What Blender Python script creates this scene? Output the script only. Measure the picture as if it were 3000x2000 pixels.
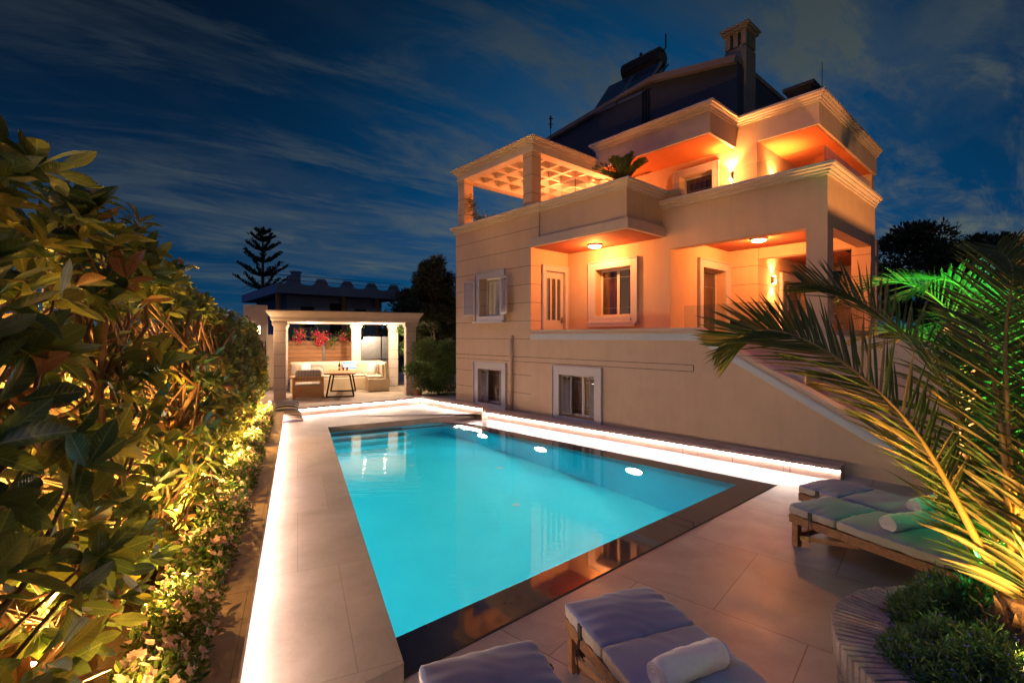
import bpy, bmesh, math, random
import numpy as np
from mathutils import Vector, Matrix
R = math.radians
rng = random.Random(7)
for o in list(bpy.data.objects): bpy.data.objects.remove(o)
sc = bpy.context.scene
COL = sc.collection

# ------------------------------------------------------------------ camera
cam = bpy.data.cameras.new('camera'); camo = bpy.data.objects.new('camera', cam); COL.objects.link(camo)
camo.location = (0, 0, 2.0); camo.rotation_euler = (R(90), 0, 0)
cam.sensor_width = 36; cam.lens = 36*1398/3000; cam.shift_y = -0.005
cam.clip_start = 0.05; cam.clip_end = 2000
sc.camera = camo
# ------------------------------------------------------------------ sky
SUN_EL, SUN_AZ = 58, 228        # azimuth of the light's origin, degrees clockwise from +Y
world = bpy.data.worlds.new('World'); sc.world = world; world.use_nodes = True
wn = world.node_tree; wn.nodes.clear()
def N(nt, t, **kw):
    n = nt.nodes.new(t)
    for k, v in kw.items(): setattr(n, k, v)
    return n
def L(nt, a, b): nt.links.new(a, b)
def MATH(nt, op, a, b=None, c=None, clamp=False):
    n = N(nt, 'ShaderNodeMath', operation=op, use_clamp=clamp)
    for i, x in enumerate((a, b, c)):
        if x is None: continue
        if isinstance(x, (int, float)): n.inputs[i].default_value = x
        else: L(nt, x, n.inputs[i])
    return n.outputs[0]
def MIXC(nt, fac, a, b, blend='MIX'):
    n = N(nt, 'ShaderNodeMix', data_type='RGBA', blend_type=blend)
    n.clamp_factor = True
    for sck, x in ((n.inputs[0], fac), (n.inputs[6], a), (n.inputs[7], b)):
        if isinstance(x, (int, float)): sck.default_value = x
        elif isinstance(x, tuple): sck.default_value = x if len(x) == 4 else (*x, 1)
        else: L(nt, x, sck)
    return n.outputs[2]
def RAMP(nt, fac, stops, interp='LINEAR'):
    n = N(nt, 'ShaderNodeValToRGB'); n.color_ramp.interpolation = interp
    el = n.color_ramp.elements
    while len(el) < len(stops): el.new(0.5)
    for e, (p, c) in zip(el, stops):
        e.position = p; e.color = (*c, 1) if len(c) == 3 else c
    L(nt, fac, n.inputs[0]); return n.outputs[0]
def sky():
    nt = wn
    out = N(nt, 'ShaderNodeOutputWorld'); bg = N(nt, 'ShaderNodeBackground')
    tc = N(nt, 'ShaderNodeTexCoord'); sep = N(nt, 'ShaderNodeSeparateXYZ'); L(nt, tc.outputs['Generated'], sep.inputs[0])
    x, y, z = sep.outputs
    # dusk sky texture tints the gradient
    st = N(nt, 'ShaderNodeTexSky', sky_type='NISHITA'); st.sun_disc = False
    st.sun_elevation = R(1.0); st.sun_rotation = R(SUN_AZ)
    az = MATH(nt, 'ARCTAN2', x, y)                                  # 0 = straight ahead, + = right
    t = MATH(nt, 'MULTIPLY_ADD', z, 1.7, 0.02, clamp=True)
    base = RAMP(nt, t, [(0.0, (0.001, .040, .105)), (0.25, (0.0008, .024, .070)), (0.5, (0.0008, .013, .040)), (0.8, (0.0008, .0055, .017)), (1, (.0008, .003, .010))])
    hot = RAMP(nt, t, [(0.0, (0.0, .075, .175)), (0.35, (0.0, .064, .185)), (0.7, (0.0, .052, .150)), (1, (.001, .026, .072))])
    d = MATH(nt, 'SUBTRACT', az, 0.24); d2 = MATH(nt, 'MULTIPLY', d, d)
    g = MATH(nt, 'POWER', 2.718, MATH(nt, 'MULTIPLY', d2, -4.0))
    col = MIXC(nt, g, base, hot)
    # cirrus: direction projected on a high plane, stretched noise
    zz = MATH(nt, 'ADD', MATH(nt, 'MAXIMUM', z, 0.0), 0.16)
    cx = MATH(nt, 'DIVIDE', x, zz); cy = MATH(nt, 'DIVIDE', y, zz)
    cmb = N(nt, 'ShaderNodeCombineXYZ'); L(nt, cx, cmb.inputs[0]); L(nt, cy, cmb.inputs[1])
    def clouds(rot, sx, sy, scale, off, lo, hi, dist=1.2, rough=.62):
        m0 = N(nt, 'ShaderNodeMapping'); m0.inputs['Rotation'].default_value = (0, 0, R(-rot)); L(nt, cmb.outputs[0], m0.inputs[0])
        mp = N(nt, 'ShaderNodeMapping'); mp.inputs['Scale'].default_value = (sx, sy, 1); mp.inputs['Location'].default_value = off
        L(nt, m0.outputs[0], mp.inputs[0])
        no = N(nt, 'ShaderNodeTexNoise'); no.inputs['Scale'].default_value = scale; no.inputs['Detail'].default_value = 9; no.inputs['Roughness'].default_value = rough; no.inputs['Distortion'].default_value = dist
        L(nt, mp.outputs[0], no.inputs['Vector'])
        mr = N(nt, 'ShaderNodeMapRange', interpolation_type='SMOOTHSTEP'); mr.inputs[1].default_value = lo; mr.inputs[2].default_value = hi
        L(nt, no.outputs[0], mr.inputs[0]); return mr.outputs[0]
    c1 = clouds(36, .50, 1.25, .95, (3.3, 1.7, 0), .40, .72, 1.6, .54)
    c2 = clouds(33, .55, 1.6, 2.0, (0, 5, 2), .44, .68, .6, .66)
    c3 = clouds(10, .7, .8, .55, (4.2, .3, 1), .34, .56, .4)
    m = MATH(nt, 'MULTIPLY', MATH(nt, 'ADD', MATH(nt, 'MULTIPLY', c1, .65), MATH(nt, 'MULTIPLY', c2, 1.0)), MATH(nt, 'MULTIPLY_ADD', c3, .85, .15))
    right = N(nt, 'ShaderNodeMapRange'); right.inputs[1].default_value = -0.9; right.inputs[2].default_value = .9; right.inputs[3].default_value = .25; right.inputs[4].default_value = 1.35
    L(nt, az, right.inputs[0])
    m = MATH(nt, 'MULTIPLY', m, right.outputs[0])
    ccol = RAMP(nt, t, [(0, (.072, .104, .104)), (.4, (.074, .092, .094)), (.75, (.044, .060, .068)), (1, (.028, .040, .047))])
    col = MIXC(nt, MATH(nt, 'MULTIPLY', m, .95, clamp=True), col, ccol)
    skc = MIXC(nt, 0.02, col, st.outputs[0])
    L(nt, col, bg.inputs[0]); bg.inputs[1].default_value = 1.0
    addn = N(nt, 'ShaderNodeBackground'); L(nt, st.outputs[0], addn.inputs[0]); addn.inputs[1].default_value = 0.0008
    ad = N(nt, 'ShaderNodeAddShader'); L(nt, bg.outputs[0], ad.inputs[0]); L(nt, addn.outputs[0], ad.inputs[1])
    L(nt, ad.outputs[0], out.inputs[0])
sky()
sun = bpy.data.lights.new('sun', 'SUN'); sun.energy = 0.36; sun.angle = R(40); sun.color = (.42, .42, .95)
suno = bpy.data.objects.new('sun', sun); COL.objects.link(suno)
sd = Vector((math.sin(R(SUN_AZ))*math.cos(R(SUN_EL)), math.cos(R(SUN_AZ))*math.cos(R(SUN_EL)), math.sin(R(SUN_EL))))
suno.rotation_euler = (-sd).to_track_quat('-Z', 'Y').to_euler(); suno.location = (0, 0, 30)
vs = sc.view_settings; vs.view_transform = 'Standard'; vs.look = 'None'; vs.exposure = 0.25; vs.gamma = 1
sc.render.engine = 'CYCLES'
cy = sc.cycles; cy.use_denoising = True; cy.max_bounces = 8; cy.diffuse_bounces = 4; cy.glossy_bounces = 3; cy.transmission_bounces = 4; cy.transparent_max_bounces = 12
cy.caustics_reflective = False; cy.caustics_refractive = False; cy.sample_clamp_indirect = 4; cy.sample_clamp_direct = 0
cy.use_light_tree = True

# ------------------------------------------------------------------ materials
MATS = {}
def newmat(name):
    m = bpy.data.materials.new(name); m.use_nodes = True; nt = m.node_tree; nt.nodes.clear()
    out = N(nt, 'ShaderNodeOutputMaterial'); p = N(nt, 'ShaderNodeBsdfPrincipled'); L(nt, p.outputs[0], out.inputs[0])
    MATS[name] = m; return m, nt, p, out
def objco(nt, scale=(1, 1, 1), rot=0, loc=(0, 0, 0), world=False):
    if world:
        g = N(nt, 'ShaderNodeNewGeometry'); src = g.outputs['Position']
    else:
        tc = N(nt, 'ShaderNodeTexCoord'); src = tc.outputs['Object']
    mp = N(nt, 'ShaderNodeMapping'); mp.inputs['Scale'].default_value = scale; mp.inputs['Rotation'].default_value = (0, 0, rot); mp.inputs['Location'].default_value = loc
    L(nt, src, mp.inputs[0]); return mp.outputs[0]
def noise(nt, vec, scale, detail=5, rough=.6, dist=0):
    n = N(nt, 'ShaderNodeTexNoise'); n.inputs['Scale'].default_value = scale; n.inputs['Detail'].default_value = detail
    n.inputs['Roughness'].default_value = rough; n.inputs['Distortion'].default_value = dist
    L(nt, vec, n.inputs['Vector']); return n.outputs[0]
def bump(nt, p, h, strength=.3, dist=.01):
    b = N(nt, 'ShaderNodeBump'); b.inputs['Strength'].default_value = strength; b.inputs['Distance'].default_value = dist
    L(nt, h, b.inputs['Height']); L(nt, b.outputs[0], p.inputs['Normal'])
def simple(name, col, rough=.6, metal=0, var=.12, nscale=6, bs=.2, bd=.004, bscale=60, spec=.5, world=False, sheen=0):
    m, nt, p, out = newmat(name)
    v = objco(nt, world=world); n = noise(nt, v, nscale)
    a = tuple(max(0, c*(1-var)) for c in col); b = tuple(min(1, c*(1+var)) for c in col)
    L(nt, RAMP(nt, n, [(.3, a), (.7, b)]), p.inputs['Base Color'])
    p.inputs['Roughness'].default_value = rough; p.inputs['Metallic'].default_value = metal
    p.inputs['Specular IOR Level'].default_value = spec
    if sheen: p.inputs['Sheen Weight'].default_value = sheen
    if bs: bump(nt, p, noise(nt, v, bscale), bs, bd)
    return m
def emit(name, col, s):
    m = bpy.data.materials.new(name); m.use_nodes = True; nt = m.node_tree; nt.nodes.clear()
    out = N(nt, 'ShaderNodeOutputMaterial'); e = N(nt, 'ShaderNodeEmission'); e.inputs[0].default_value = (*col, 1); e.inputs[1].default_value = s
    L(nt, e.outputs[0], out.inputs[0]); MATS[name] = m; return m

def stucco(name, col, grooves=None):
    m, nt, p, out = newmat(name)
    v = objco(nt)
    n1 = noise(nt, v, .7, 6); n2 = noise(nt, v, 4, 4)
    f = MATH(nt, 'MULTIPLY_ADD', n2, .35, MATH(nt, 'MULTIPLY', n1, .65))
    c = RAMP(nt, f, [(.3, tuple(x*.86 for x in col)), (.52, col), (.72, tuple(min(1, x*1.07) for x in col))])
    st_ = noise(nt, objco(nt, (2.2, 2.2, .18)), 2.4, 6, .7)
    c = MIXC(nt, MATH(nt, 'MULTIPLY_ADD', st_, 1.5, -.72, clamp=True), c, tuple(x*.78 for x in col))
    h = noise(nt, v, 55, 4)
    if grooves:
        z0, step, w = grooves
        sep = N(nt, 'ShaderNodeSeparateXYZ'); L(nt, v, sep.inputs[0])
        fr = MATH(nt, 'FRACT', MATH(nt, 'DIVIDE', MATH(nt, 'SUBTRACT', sep.outputs[2], z0-50*step), step))
        g = MATH(nt, 'LESS_THAN', fr, w/step)
        c = MIXC(nt, g, c, tuple(x*.32 for x in col))
        h = MATH(nt, 'SUBTRACT', h, MATH(nt, 'MULTIPLY', g, 2))
    L(nt, c, p.inputs['Base Color']); p.inputs['Roughness'].default_value = .85; p.inputs['Specular IOR Level'].default_value = .2
    bump(nt, p, h, .25, .004); return m
WALL = (.66, .495, .345)
stucco('stucco', WALL); stucco('stucco_grooved', WALL, (0.557, .457, .014)); stucco('stucco_pale', (.64, .53, .43))
stucco('stucco_shaded', (.075, .075, .095)); stucco('pillar_stone', (.55, .47, .42), (0.0, .34, .012))  # gable stucco: the unlit beige wall's shade is put into its colour
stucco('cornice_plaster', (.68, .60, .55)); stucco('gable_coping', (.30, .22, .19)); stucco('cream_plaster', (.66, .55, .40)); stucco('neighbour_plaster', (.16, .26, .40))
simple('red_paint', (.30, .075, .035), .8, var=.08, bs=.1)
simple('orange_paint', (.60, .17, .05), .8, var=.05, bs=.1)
simple('white_paint', (.56, .54, .57), .45, var=.03, bs=.05)
simple('shutter_grey', (.26, .25, .27), .6, bs=0); simple('blue_white', (.55, .60, .62), .5, var=.04, bs=.05)
simple('dark_metal', (.02, .02, .022), .45, .6, bs=0)
simple('black_cord', (.01, .01, .012), .6, bs=0)
simple('steel', (.35, .36, .38), .35, .9, bs=0)
simple('dark_gap', (.012, .01, .009), .9, bs=0)
simple('tank_metal', (.035, .028, .028), .25, .3, bs=0)
simple('collector_glass', (.02, .04, .07), .12, bs=0); simple('roof_dark', (.05, .045, .05), .8)
simple('tile_roof', (.12, .05, .035), .8)
simple('soil', (.035, .022, .014), .95, bscale=30, bd=.02, bs=.6)
simple('ground_mat', (.03, .03, .025), .95)
simple('bark', (.10, .06, .04), .85, bscale=25, bs=.6, bd=.01, nscale=20, var=.35)
simple('twig', (.16, .09, .05), .8, nscale=30, var=.3)
simple('terracotta', (.30, .13, .07), .8)
simple('bottle_glass', (.03, .05, .03), .1, bs=0)
simple('red_drink', (.45, .05, .04), .15, bs=0)
simple('blind', (.16, .14, .12), .6, bs=0)
def wood(name, col, dark, axis=(1, 12, 12), rough=.5, planks=None):
    m, nt, p, out = newmat(name)
    v = objco(nt, axis); n = noise(nt, v, 2.2, 8, .65, .6)
    c = RAMP(nt, n, [(.28, dark), (.5, col), (.75, tuple(min(1, x*1.3) for x in col))])
    h = n
    if planks:
        sep = N(nt, 'ShaderNodeSeparateXYZ'); L(nt, objco(nt), sep.inputs[0])
        fr = MATH(nt, 'FRACT', MATH(nt, 'DIVIDE', sep.outputs[2], planks)); g = MATH(nt, 'LESS_THAN', fr, .10)
        c = MIXC(nt, g, c, (.008, .005, .003))
        idx = MATH(nt, 'FLOOR', MATH(nt, 'DIVIDE', sep.outputs[2], planks))
        wn_ = N(nt, 'ShaderNodeTexWhiteNoise', noise_dimensions='1D'); L(nt, idx, wn_.inputs['W'])
        c = MIXC(nt, MATH(nt, 'MULTIPLY', wn_.outputs[0], .45), c, dark)
    L(nt, c, p.inputs['Base Color']); p.inputs['Roughness'].default_value = rough; bump(nt, p, h, .25, .003); return m
wood('teak', (.26, .12, .05), (.11, .05, .022)); wood('fence_wood', (.42, .20, .08), (.20, .08, .03), (1, 1, 10), planks=.155)
wood('pine', (.66, .38, .17), (.48, .25, .10)); wood('table_wood', (.42, .22, .10), (.25, .12, .05))
def tiles(name, col, rot, w, h, rough=.45, mort=.004, var=.12, mortcol=None, loc=(0, 0, 0), bias=1.0, wet=None):
    m, nt, p, out = newmat(name)
    v = objco(nt, rot=rot, loc=loc, world=True)
    br = N(nt, 'ShaderNodeTexBrick'); br.offset = .5; br.inputs['Scale'].default_value = 1
    br.inputs['Brick Width'].default_value = w; br.inputs['Row Height'].default_value = h; br.inputs['Mortar Size'].default_value = mort; br.inputs['Mortar Smooth'].default_value = .2
    br.inputs['Color1'].default_value = (*[c*(1-var) for c in col], 1); br.inputs['Color2'].default_value = (*[min(1, c*(1+var)) for c in col], 1)
    br.inputs['Mortar'].default_value = (*(mortcol or [c*.45 for c in col]), 1)
    L(nt, v, br.inputs['Vector'])
    n = noise(nt, v, 1.6, 7, .62, .4); n2 = noise(nt, v, 40, 4)
    k = MATH(nt, 'MULTIPLY_ADD', n, 1.3, .35)
    k = MATH(nt, 'ADD', k, MATH(nt, 'MULTIPLY_ADD', n2, .24, -.12))
    kc = N(nt, 'ShaderNodeCombineColor')
    for i in range(3): L(nt, k, kc.inputs[i])
    c = MIXC(nt, 1.0, br.outputs[0], kc.outputs[0], 'MULTIPLY')
    L(nt, c, p.inputs['Base Color'])
    r = MATH(nt, 'MULTIPLY_ADD', noise(nt, v, 2.3, 5), .35, rough-.17); L(nt, r, p.inputs['Roughness'])
    hh = MATH(nt, 'SUBTRACT', MATH(nt, 'MULTIPLY', n2, .5), MATH(nt, 'MULTIPLY', br.outputs[1], 1.0))
    bump(nt, p, hh, .3, .004); return m
tiles('patio_stone', (.30, .265, .285), R(-48.7+90), 1.2, 1.2, .38, .005, .10, mortcol=(.15, .12, .12))
tiles('deck_stone', (.26, .205, .185), R(-24.2), 0.62, 1.4, .55, .003, .05, mortcol=(.16, .13, .12))
tiles('floor_boards', (.40, .33, .27), R(24.2), 1.6, .22, .6, .008, .15)
simple('rim_stone', (.055, .048, .052), .04, var=.3, nscale=2, bs=.02, bscale=3, bd=.02, spec=.9)
tiles('curb_stone', (.42, .31, .26), R(-24.2), .6, 1.2, .6, .003, .06)
def pooltile():
    m, nt, p, out = newmat('pool_tile')
    v = objco(nt, world=True); n = noise(nt, v, 1.2, 4)
    L(nt, RAMP(nt, n, [(.3, (.025, .54, .70)), (.7, (.045, .62, .76))]), p.inputs['Base Color'])
    p.inputs['Roughness'].default_value = .5; p.inputs['Specular IOR Level'].default_value = .1
pooltile()
def water():
    m = bpy.data.materials.new('water'); m.use_nodes = True; nt = m.node_tree; nt.nodes.clear()
    out = N(nt, 'ShaderNodeOutputMaterial'); g = N(nt, 'ShaderNodeBsdfGlass'); g.inputs['IOR'].default_value = 1.33; g.inputs['Roughness'].default_value = .0
    g.inputs['Color'].default_value = (.88, 1, 1, 1)
    v = objco(nt, (1, 4, 1), R(-40), world=True); n = noise(nt, v, 2.5, 3, .5, .5)
    b = N(nt, 'ShaderNodeBump'); b.inputs['Strength'].default_value = .10; b.inputs['Distance'].default_value = .02; L(nt, n, b.inputs['Height']); L(nt, b.outputs[0], g.inputs['Normal'])
    L(nt, g.outputs[0], out.inputs[0]); MATS['water'] = m
water()
def glass(name, tint=(.9, .95, 1), refl=.12, rough=0.0):
    m = bpy.data.materials.new(name); m.use_nodes = True; nt = m.node_tree; nt.nodes.clear()
    out = N(nt, 'ShaderNodeOutputMaterial'); t = N(nt, 'ShaderNodeBsdfTransparent'); t.inputs[0].default_value = (*tint, 1)
    gl = N(nt, 'ShaderNodeBsdfGlossy'); gl.inputs['Roughness'].default_value = rough
    lw = N(nt, 'ShaderNodeFresnel'); lw.inputs[0].default_value = 1.5
    f = MATH(nt, 'MULTIPLY_ADD', lw.outputs[0], .45, refl, clamp=True)
    mx = N(nt, 'ShaderNodeMixShader'); L(nt, f, mx.inputs[0]); L(nt, t.outputs[0], mx.inputs[1]); L(nt, gl.outputs[0], mx.inputs[2]); L(nt, mx.outputs[0], out.inputs[0]); MATS[name] = m
glass('clear_glass', (.88, .93, .95), .0); glass('window_glass', (.8, .82, .84), .06)
def leafmat(name, top, under, rough=.35, trans=.3, gloss=.5, veins=False):
    m, nt, p, out = newmat(name)
    geo = N(nt, 'ShaderNodeNewGeometry')
    v = objco(nt); n = noise(nt, v, 9, 3)
    k = MATH(nt, 'MULTIPLY_ADD', n, 1.0, .5)
    kc = N(nt, 'ShaderNodeCombineColor')
    for i in range(3): L(nt, k, kc.inputs[i])
    c = MIXC(nt, geo.outputs['Backfacing'], top, under)
    c = MIXC(nt, 1.0, c, kc.outputs[0], 'MULTIPLY')
    if veins:
        at = N(nt, 'ShaderNodeAttribute', attribute_name='leafuv'); sx = N(nt, 'ShaderNodeSeparateXYZ'); L(nt, at.outputs['Vector'], sx.inputs[0])
        ax = MATH(nt, 'ABSOLUTE', sx.outputs[0]); mid = MATH(nt, 'LESS_THAN', ax, .014)
        sv = MATH(nt, 'SINE', MATH(nt, 'MULTIPLY', MATH(nt, 'SUBTRACT', sx.outputs[1], MATH(nt, 'MULTIPLY', ax, .9)), 68))
        sv = MATH(nt, 'POWER', MATH(nt, 'MULTIPLY_ADD', sv, .5, .5), 6)
        vm = MATH(nt, 'MAXIMUM', mid, MATH(nt, 'MULTIPLY', sv, .35)); c = MIXC(nt, MATH(nt, 'MULTIPLY', vm, .55), c, tuple(min(1, x*1.9+.02) for x in under))
        bump(nt, p, MATH(nt, 'SUBTRACT', 0.0, vm), .6, .003)
        sp = MATH(nt, 'GREATER_THAN', noise(nt, v, 60, 2), .69); c = MIXC(nt, MATH(nt, 'MULTIPLY', sp, .6), c, (.09, .05, .02))
    L(nt, c, p.inputs['Base Color']); p.inputs['Roughness'].default_value = rough; p.inputs['Specular IOR Level'].default_value = gloss
    tr = N(nt, 'ShaderNodeBsdfTranslucent'); L(nt, MIXC(nt, .6, c, tuple(min(1, x*1.6) for x in under)), tr.inputs[0])
    mx = N(nt, 'ShaderNodeMixShader'); mx.inputs[0].default_value = trans
    L(nt, p.outputs[0], mx.inputs[1]); L(nt, tr.outputs[0], mx.inputs[2]); L(nt, mx.outputs[0], out.inputs[0]); return m
LEAVES = {'a': ((.040, .105, .022), (.15, .19, .045)), 'b': ((.018, .070, .022), (.09, .14, .045)), 'c': ((.12, .17, .028), (.24, .24, .05)), 'new': ((.22, .11, .05), (.24, .13, .06))}
for k_, (a_, b_) in LEAVES.items(): leafmat('leaf_'+k_, a_, b_); leafmat('hedge_leaf_'+k_, a_, b_, .30, .3, .55, True)
leafmat('palm_leaf', (.060, .095, .022), (.09, .12, .03), .5, .2, .25); leafmat('palm_leaf_pale', (.20, .16, .05), (.22, .17, .05), .5, .2, .25)
leafmat('tree_leaf', (.030, .042, .015), (.04, .05, .02), .6, .15); leafmat('tree_leaf_b', (.055, .065, .02), (.06, .07, .03), .6, .15)
leafmat('bush_leaf', (.07, .15, .025), (.09, .16, .04), .5, .2); leafmat('herb_leaf', (.04, .13, .05), (.05, .14, .05), .6, .2)
leafmat('petal_pink', (.75, .50, .50), (.7, .48, .48), .6, .3); leafmat('petal_blue', (.10, .11, .55), (.12, .12, .5), .6, .2); leafmat('petal_red', (.75, .02, .10), (.7, .02, .1), .6, .3)
simple('palm_stem', (.42, .26, .06), .5, nscale=10, var=.2); simple('palm_trunk', (.13, .07, .035), .9, nscale=14, var=.5, bscale=18, bs=.9, bd=.03)
simple('cushion_grey', (.17, .21, .42), .9, var=.10, nscale=5, bscale=350, bs=.15, bd=.001, sheen=.3)
simple('cushion_edge', (.42, .39, .38), .9, bscale=350, bs=.1, bd=.001)
simple('towel', (.74, .76, .84), .95, var=.06, nscale=30, bscale=260, bs=.9, bd=.004, sheen=.5)
simple('beige_cushion', (.55, .47, .38), .9, bscale=200, bs=.1); simple('white_cloth', (.68, .66, .64), .9, bscale=200, bs=.1)
def stripes(name, cols, axis, freq, rot=0):
    m, nt, p, out = newmat(name)
    sep = N(nt, 'ShaderNodeSeparateXYZ'); L(nt, objco(nt), sep.inputs[0])
    fr = MATH(nt, 'FRACT', MATH(nt, 'MULTIPLY', sep.outputs[axis], freq))
    n = len(cols); L(nt, RAMP(nt, fr, [(i/n, c) for i, c in enumerate(cols)], 'CONSTANT'), p.inputs['Base Color'])
    p.inputs['Roughness'].default_value = .9
stripes('stripe_blue', [(.6, .55, .5), (.02, .05, .12), (.55, .5, .45), (.05, .09, .17)], 1, 5)
stripes('stripe_sand', [(.55, .45, .38), (.10, .09, .13), (.50, .40, .34), (.3, .22, .2)], 1, 7)
stripes('stripe_bright', [(.05, .22, .55), (.7, .75, .8)], 2, 11); stripes('stripe_grey', [(.50, .45, .42), (.60, .55, .5), (.42, .38, .38)], 0, 12)
def slate():
    m, nt, p, out = newmat('planter_slate')
    v = objco(nt); n = noise(nt, v, 7, 6); n2 = noise(nt, v, 50, 5)
    L(nt, RAMP(nt, n, [(.3, (.20, .17, .18)), (.55, (.38, .33, .33)), (.8, (.52, .44, .41))]), p.inputs['Base Color'])
    p.inputs['Roughness'].default_value = .8; bump(nt, p, MATH(nt, 'ADD', n, n2), .8, .015)
slate()
def lit_curtain(name, col, e):
    m, nt, p, out = newmat(name); n = noise(nt, objco(nt, (14, 14, .6)), 1, 3)
    c = RAMP(nt, n, [(.35, tuple(x*.35 for x in col)), (.65, col)])
    L(nt, c, p.inputs['Base Color']); L(nt, c, p.inputs['Emission Color']); p.inputs['Emission Strength'].default_value = e; p.inputs['Roughness'].default_value = .9
lit_curtain('curtain_warm', (.34, .12, .06), .07); lit_curtain('curtain_pale', (.80, .50, .28), .5)
LEDC = (1, .76, .62)
emit('led_strip', LEDC, 88); emit('pool_lamp', (.85, 1, 1), 45); emit('warm_lamp', (1, .55, .25), 30); emit('warm_lens', (1, .62, .3), 60)
emit('soffit_spot', (1, .85, .65), 120); emit('room_glow', (1, .42, .16), .16); emit('room_glow_pale', (1, .72, .45), .35)

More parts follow.
